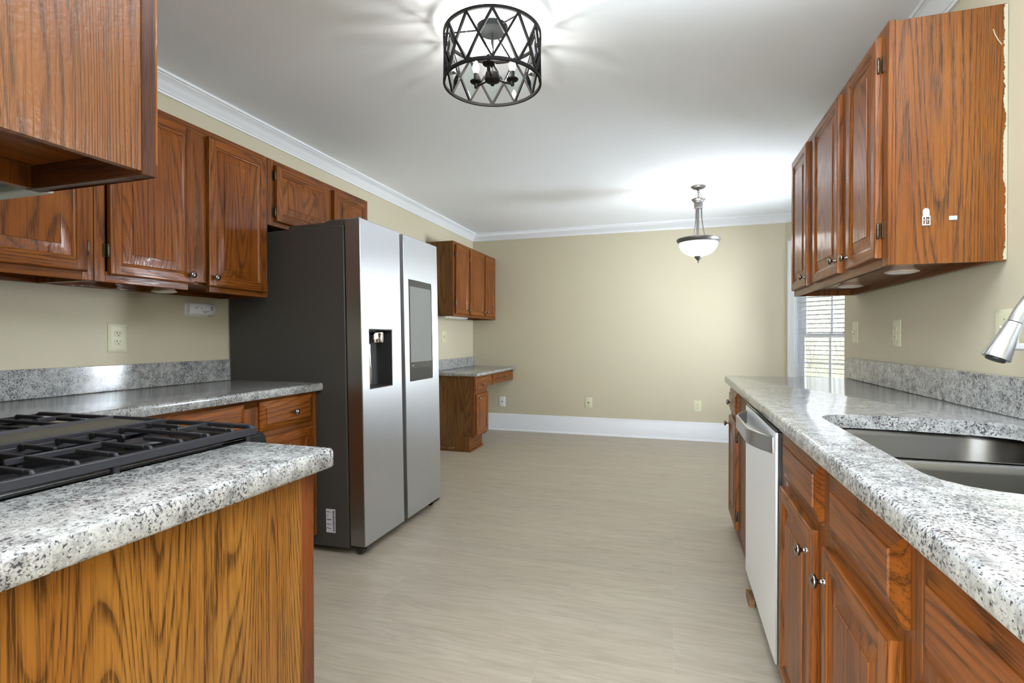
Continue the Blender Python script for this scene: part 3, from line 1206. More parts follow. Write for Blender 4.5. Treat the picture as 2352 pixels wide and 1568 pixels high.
def faucet():
    by = 1.38
    T = thing('kitchen_faucet', 'brushed steel gooseneck pull-down faucet over the sink', 'faucet', (.915, by, .905))
    T.location.x = .905
    WO[T.name] = Vector((.905, by, .905))
    m = MB(); m.lathe([(.0001, 0), (.030, 0), (.030, .006), (.024, .010), (.022, .06), (.020, .075), (.0135, .085)], 24, (.905, by, .9055)); m.build('base', FAUCETM, T, True)
    # spout path ends in the spray head
    tip = Vector((.656, by, 1.160)); d = Vector((-.024, 0, -.06)).normalized()
    pts = [(.905, by, .985), (.905, by, 1.15)]
    cx, cz, r = .816, 1.20, .089
    for k in range(0, 10):
        a = math.radians(0+k*15)
        pts.append((cx+r*math.cos(a), by, cz+r*math.sin(a)))
    pts += [(.727, by, 1.225), (.708, by, 1.195), (.698, by, 1.172)]
    m = MB(); m.tube(pts, .0130, 16); m.build('spout', FAUCETM, T, True, smooth=60)
    m = MB()
    axis = Vector((-.031, 0, -.073)).normalized()
    q = Matrix.Rotation(0, 3, 'X')
    p0 = Vector((.697, by, 1.170))
    u = Vector((0, 1, 0)); w = axis.cross(u)
    L = []
    for rr, h in ((.0001, 0), (.0142, 0), (.0150, .006), (.0175, .03), (.0215, .055), (.0250, .078), (.0252, .082), (.023, .083), (.0001, .082)):
        L.append([p0+axis*h+(u*math.cos(2*PI*k/24)+w*math.sin(2*PI*k/24))*rr for k in range(24)])
    m.loops(L, True, True, True)
    hd = m.build('spray_head', FAUCETM, T, True, smooth=50)
    m = MB(); L = []
    for rr, h in ((.0001, .078), (.018, .078), (.018, .086), (.016, .088), (.0001, .088)):
        L.append([p0+axis*h+(u*math.cos(2*PI*k/20)+w*math.sin(2*PI*k/20))*rr for k in range(20)])
    m.loops(L, True, True, True)
    nz = m.build('nozzle', RUBBER, hd, False); nz.location = -WO[T.name]
    m = MB(); m.tube([(.905, by, .955), (.905, by-.05, .965), (.905, by-.12, 1.0)], [.009, .008, .006], 12); m.build('lever', FAUCETM, T, True)


faucet()


def dishwasher():
    T = thing('dishwasher', 'stainless dishwasher with curved bar handle under the right counter', 'dishwasher', (.60, 2.21, 0))
    x = .314
    y0, y1 = 1.842, 2.575
    m = MB(); m.box(x+.03, .93, y0+.008, y1-.008, .10, .858); m.build('tub_body', RUBBER, T, True)
    m = MB(); m.box(x, x+.008, y0+.004, y1-.004, .078, .832); m.build('door_panel', DWSTEEL, T, True, bevel=.002)
    m = MB(); m.box(x+.0082, x+.030, y0+.005, y1-.005, .080, .831); m.build('door_edge', DISPD, T, True)
    m = MB(); m.box(x+.003, x+.05, y0+.004, y1-.004, .833, .843); 
    c = m.build('control_strip', ENAMEL, T, True, bevel=.002)
    m = MB()
    for k in range(7):
        yy = y0+.10+k*.085
        m.box(x+.012, x+.026, yy, yy+.035, .8425, .8445)
    bt = m.build('control_buttons', GREY, c, False); bt.location = -WO[T.name]
    m = MB()
    ya, yb = y0+.045, y1-.030
    pts = []
    for k in range(13):
        t = k/12
        s = math.sin(PI*t)
        pts.append((x-.058*min(1.0, s*1.45)**.8, ya+(yb-ya)*t))
    L = []
    for i, (px, py) in enumerate(pts):
        L.append([(px-.004, py, .755), (px+.006, py, .752), (px+.006, py, .812), (px-.004, py, .809)])
    m.loops(L, True, True, True)
    m.build('handle', DWH, T, True, bevel=.003, smooth=50)
    m = MB(); m.box(x+.045, x+.06, y0+.01, y1-.01, .002, .10); m.build('kick_plate', RUBBER, T, True)
    for yy in (y0+.05, y1-.05):
        m = MB(); m.lathe([(.016, 0), (.016, .012), (.006, .014), (.006, .10)], 12, (x+.09, yy, 0)); m.build('leg', RUBBER, T, True)
    o = MB().box(.303, .328, 2.372, 2.468, .0005, .034, 1).build('wood_block', CEDAR, bevel=.002)
    tag(o, 'small scrap wood block on the floor under the dishwasher door', 'wood block')


DWH = stainless('handle_steel', (.46, .45, .43), .30, .3)
dishwasher()


# ------------------------------------------------------------------ refrigerator
def fridge():
    T = thing('refrigerator', 'stainless side by side refrigerator with dark grey side and touch screen', 'refrigerator', (-2.37, 2.307, .004), 0, None, math.radians(-1.0))
    Wd = .905
    m = MB(); m.box(0, .757, 0, Wd, .024, 1.712); m.build('cabinet_body', FSIDE, T, bevel=.004)
    m = MB(); m.box(.757, .768, .006, Wd-.006, .03, 1.705); m.build('door_gasket', RUBBER, T)

    def shell(y0, y1, z0, z1, x0, x1, hole, d):
        """door with a rectangular recess in the front"""
        m = MB()
        ha, hb, hc, hd = hole
        ys, zs = [y0, ha, hb, y1], [z0, hc, hd, z1]
        for i in range(3):
            for j in range(3):
                if i == 1 and j == 1: continue
                m.face([(x1, ys[i], zs[j]), (x1, ys[i+1], zs[j]), (x1, ys[i+1], zs[j+1]), (x1, ys[i], zs[j+1])])
        # closed back and the rim, walked around the grid points
        rim = [(ys[0], zs[0]), (ys[1], zs[0]), (ys[2], zs[0]), (ys[3], zs[0]), (ys[3], zs[1]), (ys[3], zs[2]), (ys[3], zs[3]), (ys[2], zs[3]), (ys[1], zs[3]), (ys[0], zs[3]), (ys[0], zs[2]), (ys[0], zs[1])]
        m.loops([[(x0, a, b) for a, b in rim], [(x1, a, b) for a, b in rim]], True, True, False)
        m.loops([[(x1, a, b) for a, b in ((ha, hc), (hb, hc), (hb, hd), (ha, hd))], [(x1-.004, a, b) for a, b in ((ha, hc), (hb, hc), (hb, hd), (ha, hd))]])
        return m
    x0, x1 = .768, .856
    z0, z1 = .040, 1.741
    # left (freezer) door with dispenser
    H = (.068, .302, .850, 1.166)
    d1 = shell(0, .404, z0, z1, x0, x1, H, .004).build('freezer_door', STEEL, T, bevel=.003)
    m = MB(); m.box(x0+.001, x1-.004, -.0012, .0, z0+.003, z1-.003); m.build('door_side', STEELD, d1)
    m = MB()
    a, b, c, d = H
    q = [(a, c), (b, c), (b, d), (a, d)]
    q2 = [(a+.012, c+.012), (b-.006, c+.012), (b-.006, d-.004), (a+.012, d-.004)]
    m.loops([[(x1-.004, *p) for p in q], [(x1-.0035, *p) for p in [(a+.004, c+.004), (b-.004, c+.004), (b-.004, d-.004), (a+.004, d-.004)]], [(x1-.075, *p) for p in q2]], True, False, True)
    m.build('dispenser_cavity', DISPD, d1)
    m = MB(); m.lathe([(.0001, 0), (.046, 0), (.048, .006), (.048, .050), (.045, .056), (.0001, .056)], 28, (x1-.052, (a+b)/2+.02, d-.070)); m.build('dispenser_head', CHROME, d1)
    m = MB(); m.tube([(x1-.055, (a+b)/2-.035, d-.08), (x1-.050, (a+b)/2-.035, c+.05), (x1-.055, (a+b)/2-.035, c+.02)], .007, 10); m.build('dispenser_lever', CHROME, d1)
    m = MB(); m.box(x1-.065, x1-.05, a+.014, a+.030, c+.09, d-.07); m.build('dispenser_slot', GREY, d1)
    # right door with screen
    H2 = (.503, .816, .856, 1.476)
    d2 = shell(.447, Wd, z0, z1, x0, x1, H2, .004).build('fridge_door', STEEL, T, bevel=.003)
    m = MB(); m.box(x1-.006, x1+.0006, H2[0]+.0015, H2[1]-.0015, H2[2]+.0015, H2[3]-.0015); m.build('screen_bezel', BEZEL, d2, bevel=.0015)
    m = MB(); m.box(x1, x1+.0012, H2[0]+.014, H2[1]-.018, H2[2]+.115, H2[3]-.040); m.build('touch_screen', SCREEN, d2)
    m = MB(); m.box(x1, x1+.0010, H2[0]+.004, H2[1]-.004, H2[2]+.004, H2[2]+.076); m.build('speaker_strip', DISPD, d2)
    m = MB(); m.box(x1+.0006, x1+.0014, H2[0]+.03, H2[0]+.033, H2[2]+.090, H2[2]+.098); m.build('screen_mark', PAPER, d2)
    m = MB(); m.box(x1+.0006, x1+.0014, H2[0]+.043, H2[0]+.046, H2[2]+.090, H2[2]+.098); m.build('screen_mark', PAPER, d2)
    # recessed handle channel between the doors
    m = MB(); m.box(x0, x1-.030, .404, .447, z0+.005, z1-.004); m.build('centre_channel', DISPD, T)
    m = MB(); m.box(x1-.032, x1-.024, .407, .417, .83, 1.47); m.build('recessed_handle', RUBBER, T, bevel=.002)
    m = MB(); m.box(x1-.032, x1-.024, .434, .444, .83, 1.47); m.build('recessed_handle', RUBBER, T, bevel=.002)
    # hinge covers and top ridge
    for y in (.010, Wd-.09):
        m = MB()
        m.loops([[(.40, y, 1.711), (.745, y, 1.711), (.745, y, 1.744), (.66, y, 1.744), (.635, y, 1.735), (.41, y, 1.733)], [(.40, y+.08, 1.711), (.745, y+.08, 1.711), (.745, y+.08, 1.744), (.66, y+.08, 1.744), (.635, y+.08, 1.735), (.41, y+.08, 1.733)]], True, True, True)
        m.build('hinge_cover', FSIDE, T, bevel=.003)
        m = MB(); m.box(.745, .83, y+.02, y+.06, 1.735, 1.748); m.lathe([(.016, 1.735), (.016, 1.752), (.012, 1.756)], 14, (.82, y+.035, 0)); m.build('top_hinge', PEWTER, T)
    for y in (.045, Wd-.045):
        m = MB(); m.lathe([(.0001, -.018), (.022, -.018), (.024, -.015), (.024, .015), (.022, .018), (.0001, .018)], 18, (.800, y, .0125), 'y'); w_ = m.build('front_foot', RUBBER, T)
        m = MB(); m.box(.72, .850, y-.022, y+.030, .022, .040); m.build('foot_bracket', RUBBER, T)
        m = MB(); m.lathe([(.0001, -.015), (.024, -.015), (.024, .015), (.0001, .015)], 14, (.06, y, .0245), 'y'); m.build('rear_wheel', RUBBER, T)
    # data label on the side
    m = MB(); m.box(.619, .676, -.0007, 0, .098, .222); lb = m.build('data_label', PAPER, T, bevel=.0)
    lb['label'] = 'white printed data label with bar code'
    m = MB()
    z = .106
    while z < .212:
        t_ = rnd.choice((.0012, .0018, .003))
        m.box(.660, .671, -.0011, -.0006, z, z+t_)
        z += t_+rnd.choice((.0012, .002))
    m.build('bar_code', INK, lb)
    m = MB()
    for z, ln in ((.210, .010), (.206, .024), (.190, .012), (.182, .006), (.168, .028), (.164, .026), (.146, .012), (.141, .028), (.124, .010), (.119, .026)):
        m.box(.624, .624+ln, -.0011, -.0006, z-.0012, z+.0012)
    m.build('printed_lines', INK, lb)


fridge()


# ------------------------------------------------------------------ gas range
GRIDDLE = paint('griddle_plate', srgb(92, 88, 78), .5, .5, 700)


def gas_range():
    xa, xb, ya, yb = -1.700, -.9455, .305, .985
    T = thing('gas_range', 'black gas range with cast iron grates and centre griddle between the granite counters', 'range', ((xa+xb)/2, .64, 0))
    m = MB()
    m.box(xa, xb, ya, yb-.02, .03, .868)
    m.build('body', ENAMEL, T, True)
    m = MB()
    # cooktop tray with raised rim and rounded front
    prof = [(ya, .868), (ya, .9095), (ya+.02, .9095), (ya+.028, .899), (yb-.10, .899), (yb-.09, .910), (yb-.03, .9165), (yb+.004, .9172), (yb+.020, .913), (yb+.031, .901), (yb+.036, .880), (yb+.037, .790), (yb-.02, .785), (yb-.02, .868)]
    m.loops([[(xa, y, z) for y, z in prof], [(xb, y, z) for y, z in prof]], True, True, True)
    m.build('cooktop', ENAMEL, T, True, smooth=30)
    for x, s in ((xb-.020, 1), (xa, -1)):
        m = MB(); m.box(x, x+.020, ya, yb-.02, .899, .9155); m.build('side_rim', ENAMEL, T, True, bevel=.004)
    m = MB(); m.box(xb-.0012, xb+.0004, ya+.02, yb+.012, .9070, .9084); m.build('edge_trim', NICKEL, T, True)
    # oven front (faces into the kitchen)
    m = MB(); m.box(xa+.006, xb-.006, yb-.02, yb+.02, .16, .775); dr = m.build('oven_door', ENAMEL, T, True, bevel=.004)
    m = MB(); m.tube([(xa+.06, yb+.055, .735), (xb-.06, yb+.055, .735)], .010, 12); h = m.build('door_handle', CHROME, dr, False); h.location = -WO[T.name]
    for x in (xa+.08, xb-.08):
        m = MB(); m.tube([(x, yb+.015, .735), (x, yb+.055, .735)], .007, 8); h = m.build('handle_post', CHROME, dr, False); h.location = -WO[T.name]
    for k in range(5):
        m = MB(); m.lathe([(.0001, .030), (.018, .030), (.020, .026), (.021, .004), (.024, 0)], 18, (xa+.10+k*.139, yb+.038, .835), 'y'); m.build('control_knob', BLACK, T, True)
    m = MB(); m.box(xa+.01, xb-.01, yb-.02, yb+.016, .035, .15); m.build('drawer', ENAMEL, T, True, bevel=.004)
    for x in (xa+.05, xb-.05):
        for y in (ya+.05, yb-.08):
            m = MB(); m.lathe([(.018, .0005), (.018, .03)], 12, (x, y, 0)); m.build('foot', RUBBER, T, True)
    # burners
    for x in (-1.075, -1.540):
        for y in (.500, .820):
            m = MB(); m.lathe([(.058, .8995), (.056, .905), (.040, .908), (.036, .916), (.0001, .916)], 28, (x, y, 0)); b = m.build('burner', BLACK, T, True)
            m = MB(); m.lathe([(.0001, .9165), (.040, .9165), (.042, .919), (.040, .923), (.030, .9245), (.0001, .9245)], 28, (x, y, 0)); c = m.build('burner_cap', IRON, b, False); c.location = -WO[T.name]
    # grates
    zr, zt = .918, .937

    def grate(x0, x1):
        m = MB()
        y0, y1 = .345, .978
        rw = .013
        for x in (x0+rw/2, x1-rw/2):
            m.bar((x, y0, zr+.004), (x, y1, zr+.004), rw, .017)
        for y in (y0+.006, y1-.007):
            # end bars, raised in the middle with sloped ends
            L = []
            for (x, z) in ((x0, zr-.002), (x0+.012, zr+.012), (x0+.03, zt-.012), (x1-.03, zt-.012), (x1-.012, zr+.012), (x1, zr-.002)):
                pass
            m.loops([[(x0+.002, y-.006, zr), (x0+.002, y+.006, zr), (x0+.002, y+.006, zt-.006), (x0+.002, y-.006, zt-.006)],
                     [(x0+.016, y-.006, zt-.010), (x0+.016, y+.006, zt-.010), (x0+.016, y+.006, zt), (x0+.016, y-.006, zt)],
                     [(x1-.016, y-.006, zt-.010), (x1-.016, y+.006, zt-.010), (x1-.016, y+.006, zt), (x1-.016, y-.006, zt)],
                     [(x1-.002, y-.006, zr), (x1-.002, y+.006, zr), (x1-.002, y+.006, zt-.006), (x1-.002, y-.006, zt-.006)]], True, True, True)
        n = 10
        for k in range(1, n):
            y = y0+(y1-y0)*k/n+.003
            hw = .0036

            def foot(xa_, d):
                m.loops([[(xa_, y-hw*1.5, zr), (xa_, y+hw*1.5, zr), (xa_+d*.004, y+hw, zr+.012), (xa_+d*.004, y-hw, zr+.012)],
                         [(xa_+d*.012, y-hw, zr+.004), (xa_+d*.012, y+hw, zr+.004), (xa_+d*.010, y+hw, zt), (xa_+d*.010, y-hw, zt)],
                         [(xa_+d*.024, y-hw, zt-.011), (xa_+d*.024, y+hw, zt-.011), (xa_+d*.024, y+hw, zt), (xa_+d*.024, y-hw, zt)]], True, True, True)
            foot(x0+.003, 1)
            foot(x1-.003, -1)
            if k % 2 == 0:
                m.box(x0+.026, x1-.026, y-hw, y+hw, zt-.009, zt)
            else:
                ln = (x1-x0)*.40
                m.box(x0+.026, x0+ln, y-hw, y+hw, zt-.009, zt)
                m.box(x1-ln, x1-.026, y-hw, y+hw, zt-.009, zt)
        xc = (x0+x1)/2
        for a, b in ((y0+.01, y0+.09), (y0+.225, y0+.41), (y1-.09, y1-.01)):
            m.box(xc-hw, xc+hw, a, b, zt-.013, zt-.001)
        for x in (x0+.012, x1-.012):
            for y in (y0+.02, y1-.02, (y0+y1)/2):
                m.box(x-.006, x+.006, y-.006, y+.006, .8995, zr)
        return m
    grate(-1.214, -.934).build('burner_grate', IRON, T, True, bevel=.0018, seg=1)
    grate(-1.684, -1.402).build('burner_grate', IRON, T, True, bevel=.0018, seg=1)
    m = MB()
    gx0, gx1, gy0, gy1 = -1.396, -1.220, .345, .978
    q = lambda i, z: [(gx0+i, gy0+i, z), (gx1-i, gy0+i, z), (gx1-i, gy1-i, z), (gx0+i, gy1-i, z)]
    m.loops([q(.004, .9), q(0, .910), q(0, .936), q(.002, .938), q(.009, .938), q(.012, .931)], True, True, False)
    gd = m.build('griddle', IRON, T, True)
    m = MB(); m.box(gx0+.011, gx1-.011, gy0+.011, gy1-.011, .925, .9315); c = m.build('griddle_plate', GRIDDLE, gd, False); c.location = -WO[T.name]


gas_range()


# ------------------------------------------------------------------ desk
def desk():
    X, y0 = -1.884, 4.765
    T = thing('desk_cabinet', 'built-in oak desk base with knee space in the far left corner', 'desk', (X, y0, 0), PI/2)
    w = .36
    dep = X-XL-.004
    ht = .756
    m = MB()
    m.box(0, .016, .02, dep, .15, ht); m.box(0, .016, .066, dep, 0, .15)
    m.build('end_panel', DARKOAK, T)['label'] = 'plain brown oak end panel, chipped at the bottom'
    m = MB()
    m.box(w-.016, w, .02, dep, .15, ht); m.box(w-.016, w, .066, dep, 0, .15)
    m.box(.016, w-.016, .02, dep, .15, .165, 0); m.box(.016, w-.016, dep-.01, dep, .165, ht)
    m.build('carcass', DARKOAK, T)
    m = MB(); m.box(.0, w, .058, .066, .0, .15, 0)
    m.build('toe_kick', FRAME, T)
    m = MB(); m.box(-.004, w+.01, .040, .0585, .0005, .018, 0); m.build('shoe_moulding', FRAME, T, bevel=.005)
    frame_part(T, [(0, .03, .145, ht, 2), (w-.03, w, .145, ht, 2), (.03, w-.03, ht-.028, ht, 0), (.03, w-.03, .145, .175, 0), (.03, w-.03, .575, .60, 0)])
    add_drawer(T, .016, w-.020, .594, .733)
    add_door(T, .014, w-.008, .166, .574, (.06, .530))
    m = MB(); m.box(w, 6.045-y0, .0, .02, .630, ht, 0); m.box(6.02-y0, 6.045-y0, .02, dep, .630, ht, 1); m.build('apron', FRAME, T, bevel=.0012, seg=1)
    add_drawer(T, 5.300-y0, 5.965-y0, .650, .735)
    # chipped veneer along the bottom of the end panel
    m = MB()
    x = .10
    for k in range(22):
        a = dep-.05-rnd.random()*.30
        z = .026+rnd.random()**2*.05
        m.box(-.0006, .001, a, a+rnd.uniform(.003, .02), z, z+rnd.uniform(.001, .004))
    m.build('chipped_veneer', CREAM, T)
    m = MB(); slab(m, rrect(XL+.001, -1.846, 4.74, YF-.001, [.002, .008, .002, .002], 3), .757, .787, .007)
    o = m.build('worktop', GRANITE); tag(o, 'granite desk top in the far corner under the small wall cabinet', 'countertop')
    m = MB(); m.box(XL+.001, XL+.021, 4.74, YF-.001, .7875, .902)
    o = m.build('backsplash', GRANITE, bevel=.002); tag(o, 'short granite backsplash strip behind the desk top', 'backsplash')


desk()


# ------------------------------------------------------------------ plates and small wall things
def plate(name, kind, P, rz, label, mat, w=.080, h=.122, group=None):
    T = thing(name, label, 'outlet' if kind in ('duplex', 'combo') else ('switch' if kind == 'switch' else 'wall plate'), P, rz, group)
    m = MB()
    R = lambda i, y: [(-w/2+i, y, -h/2+i), (w/2-i, y, -h/2+i), (w/2-i, y, h/2-i), (-w/2+i, y, h/2-i)]
    m.loops([R(0, 0), R(0, -.003), R(.010, -.0075), R(.012, -.008)], True, False, True)
    m.build('cover_plate', mat, T)

    def recept(cx):
        for cz in (.0195, -.0195):
            m = MB()
            lp = [(cx+a*.0172*(1 if abs(a) < .9 else 1), b) for a, b in ()]
            pts = []
            for k in range(28):
                a = 2*PI*k/28
                pts.append((cx+.0172*math.cos(a), max(-.0142, min(.0142, .0172*math.sin(a)))))
            m.loops([[(x, -.0075, cz+z) for x, z in pts], [(x, -.0098, cz+z) for x, z in pts], [(cx+(x-cx)*.93, -.0102, cz+z*.93) for x, z in pts]], True, False, True)
            r = m.build('receptacle', mat, T)
            m = MB()
            m.box(cx-.0080, cx-.0050, -.0106, -.0100, cz+.0005, cz+.0085)
            m.box(cx+.0052, cx+.0078, -.0106, -.0100, cz+.0012, cz+.0080)
            m.lathe([(.0001, .0106), (.0026, .0106), (.0026, .0095)], 12, (cx, 0, cz-.0068), '-y')
            m.build('slots', SLOT, r)
        m = MB(); m.lathe([(.0001, .0098), (.003, .0094), (.003, .0075)], 10, (cx, 0, 0), '-y'); m.build('screw', SCREW, T)

    def switch(cx):
        m = MB(); m.box(cx-.005, cx+.005, -.0084, -.007, -.012, .012); m.build('switch_slot', SLOT, T)
        m = MB(); m.loops([[(cx-.004, -.008, -.004), (cx+.004, -.008, -.004), (cx+.004, -.008, .006), (cx-.004, -.008, .006)], [(cx-.0035, -.021, .004), (cx+.0035, -.021, .004), (cx+.0035, -.021, .011), (cx-.0035, -.021, .011)]], True, True, True); m.build('toggle', mat, T, bevel=.001)
        for cz in (.030, -.030):
            m = MB(); m.lathe([(.0001, .0092), (.003, .0088), (.003, .0075)], 10, (cx, 0, cz), '-y'); m.build('screw', SCREW, T)
    if kind == 'duplex': recept(0)
    elif kind == 'switch': switch(0)
    elif kind == 'combo': switch(-.023); recept(.023)
    elif kind == 'coax':
        m = MB(); m.lathe([(.0001, .014), (.0025, .014), (.0045, .012), (.0045, .009), (.0075, .0088), (.0075, .0075)], 14, (0, 0, 0), '-y'); m.build('coax_jack', SLOT, T)
        for cz in (.041, -.041):
            m = MB(); m.lathe([(.0001, .0096), (.0036, .0090), (.0036, .0075)], 10, (0, 0, cz), '-y'); m.build('screw', SCREW, T)
    return T


plate('wall_outlet', 'duplex', (XL, 1.700, 1.140), PI/2, 'almond duplex outlet on the left wall above the granite counter', ALMOND, .083, .124)
plate('wall_outlet', 'combo', (XL, 5.195, 1.150), PI/2, 'almond switch and outlet plate on the left wall above the desk', ALMOND, .118, .120)
plate('cable_plate', 'coax', (-2.021, YF, .352), 0, 'white cable plate low on the far wall right of the desk', WHITE)
plate('cable_plate', 'coax', (-.953, YF, .376), 0, 'almond cable plate low in the middle of the far wall', ALMONDD if 'ALMONDD' in globals() else ALMOND)
plate('wall_outlet', 'duplex', (.249, YF, .381), 0, 'almond duplex outlet low on the far wall near the dishwasher end', ALMOND)
plate('light_switch', 'switch', (XR, 3.350, 1.166), -PI/2, 'almond toggle switch at the end of the right wall beside the window', ALMOND)
plate('wall_outlet', 'duplex', (XR, 2.783, 1.158), -PI/2, 'almond duplex outlet on the right wall above the granite backsplash', ALMOND)
plate('light_switch', 'switch', (XR, 1.965, 1.165), -PI/2, 'almond switch plate on the right wall behind the faucet', ALMOND, .11)


def co_alarm():
    T = thing('carbon_monoxide_alarm', 'white carbon monoxide alarm on the left wall beside the refrigerator', 'alarm', (XL, 2.118, 1.292), PI/2)
    w, h = .152, .066
    m = MB()
    L = []
    for x in (-w/2, -w/2+.006, w/2-.006, w/2):
        e = 0 if abs(x) < w/2-.001 else .004
        lp = [(x, 0, -h/2+e*.5), (x, -.012, -h/2+e*.5)]
        for k in range(7):
            a = -1+2*k/6
            lp.append((x, -.030-.008*(1-a*a)+e, a*(h/2-.004-e*.5)))
        lp += [(x, -.012, h/2-e*.5), (x, 0, h/2-e*.5)]
        L.append(lp)
    m.loops(L, True, True, True)
    m.build('case', WHITE, T, smooth=50)
    m = MB(); m.box(-w/2-.004, w/2-.02, -.006, 0, -h/2-.005, h/2-.006); m.build('back_plate', WHITE, T)
    for dz in (.008, 0, -.008):
        m = MB(); m.tube([(.048, -.0372, .006+dz), (.060, -.0372, .006+dz)], .0022, 6); m.build('sounder_slot', SLOT, T)
    m = MB(); m.box(-.048, -.039, -.0385, -.036, .003, .006); m.build('indicator', SLOT, T)
    m = MB(); m.box(-.014, -.006, -.0385, -.036, .003, .006); m.build('indicator', SLOT, T)
    m = MB(); m.tube([(-.020, -.0376, .014), (-.033, -.0376, .014), (-.036, -.0380, .010), (-.036, -.0380, -.001), (-.033, -.0380, -.004)], .0006, 5); m.build('test_button_outline', GREY, T)
    for i, (txt, zz) in enumerate((('Carbon Monoxide', -.0125), ('Alarm', -.0185))):
        c = bpy.data.curves.new('lettering', 'FONT')
        c.body = txt
        c.size = .0062
        c.align_x = 'CENTER'
        c.extrude = .0003
        c.materials.append(INK)
        o = bpy.data.objects.new('lettering_curve', c)
        me = bpy.data.meshes.new_from_object(o)
        bpy.data.objects.remove(o)
        o = bpy.data.objects.new('lettering', me)
        COL.objects.link(o)
        o.parent = T
        o.location = (.014, -.0368 if i == 0 else -.0355, zz)
        o.rotation_euler = (PI/2, 0, 0)


co_alarm()


def puck(P, label):
    T = thing('puck_light', label, 'light', P, 0, 'puck lights under the wall cabinets')
    m = MB(); m.lathe([(.034, 0), (.034, -.018), (.036, -.021), (.047, -.033), (.050, -.035), (.050, -.038), (.043, -.040)], 32); m.build('housing', PUCK, T, smooth=30)
    m = MB(); m.lathe([(.0001, -.0425), (.033, -.0422), (.044, -.0395), (.044, -.037)], 32); m.build('lens', PUCKL, T)


puck((.757, 2.125, 1.4035), 'round puck light under the right wall cabinet nearest the end panel')
puck((.752, 2.660, 1.4035), 'round puck light under the right wall cabinet towards the window')
puck((-2.20, 1.760, 1.3858), 'white puck light under the left wall cabinets above the outlet')

# adhesive leftovers on the end panel of the right wall cabinet
STRIP = plain('adhesive_strip', srgb(168, 168, 166), .35)
T = thing('adhesive_hook', 'worn adhesive hook base stuck on the glossy cabinet end panel', 'hook', (.765, 1.966, 1.523))
m = MB(); m.loops([[(x, 0, z) for x, z in [(-.009, .002), (.009, .002)]+[(.009*math.cos(a), .018+.009*math.sin(a)) for a in [PI*k/10 for k in range(11)]]],
                   [(x, -.0015, z) for x, z in [(-.009, .002), (.009, .002)]+[(.009*math.cos(a), .018+.009*math.sin(a)) for a in [PI*k/10 for k in range(11)]]]], True, True, True)
m.build('tab', STRIP, T)
m = MB()
for a, b, c, d in ((-.011, .011, -.028, -.024), (-.011, .011, -.002, .002), (-.011, -.008, -.024, -.002), (.008, .011, -.024, -.002), (-.004, -.001, -.024, -.002), (.002, .004, -.020, -.006), (-.008, .008, -.012, -.009)):
    m.box(a, b, -.003, 0, c, d)
m.build('torn_foam', STRIP, T)
m = MB(); m.box(.825, .847, 1.9630, 1.9665, 1.507, 1.521)
o = m.build('adhesive_pad', STRIP, bevel=.002); tag(o, 'tiny white adhesive pad on the glossy cabinet end panel', 'sticker')
m = MB(); m.tube([(.936, 1.9662, 2.086), (.941, 1.9660, 2.068), (.948, 1.9660, 2.052), (.958, 1.9662, 2.035)], .0013, 6)
o = m.build('wire_scrap', CREAM); tag(o, 'short pale curved wire scrap stuck high on the glossy cabinet end panel', 'wire')


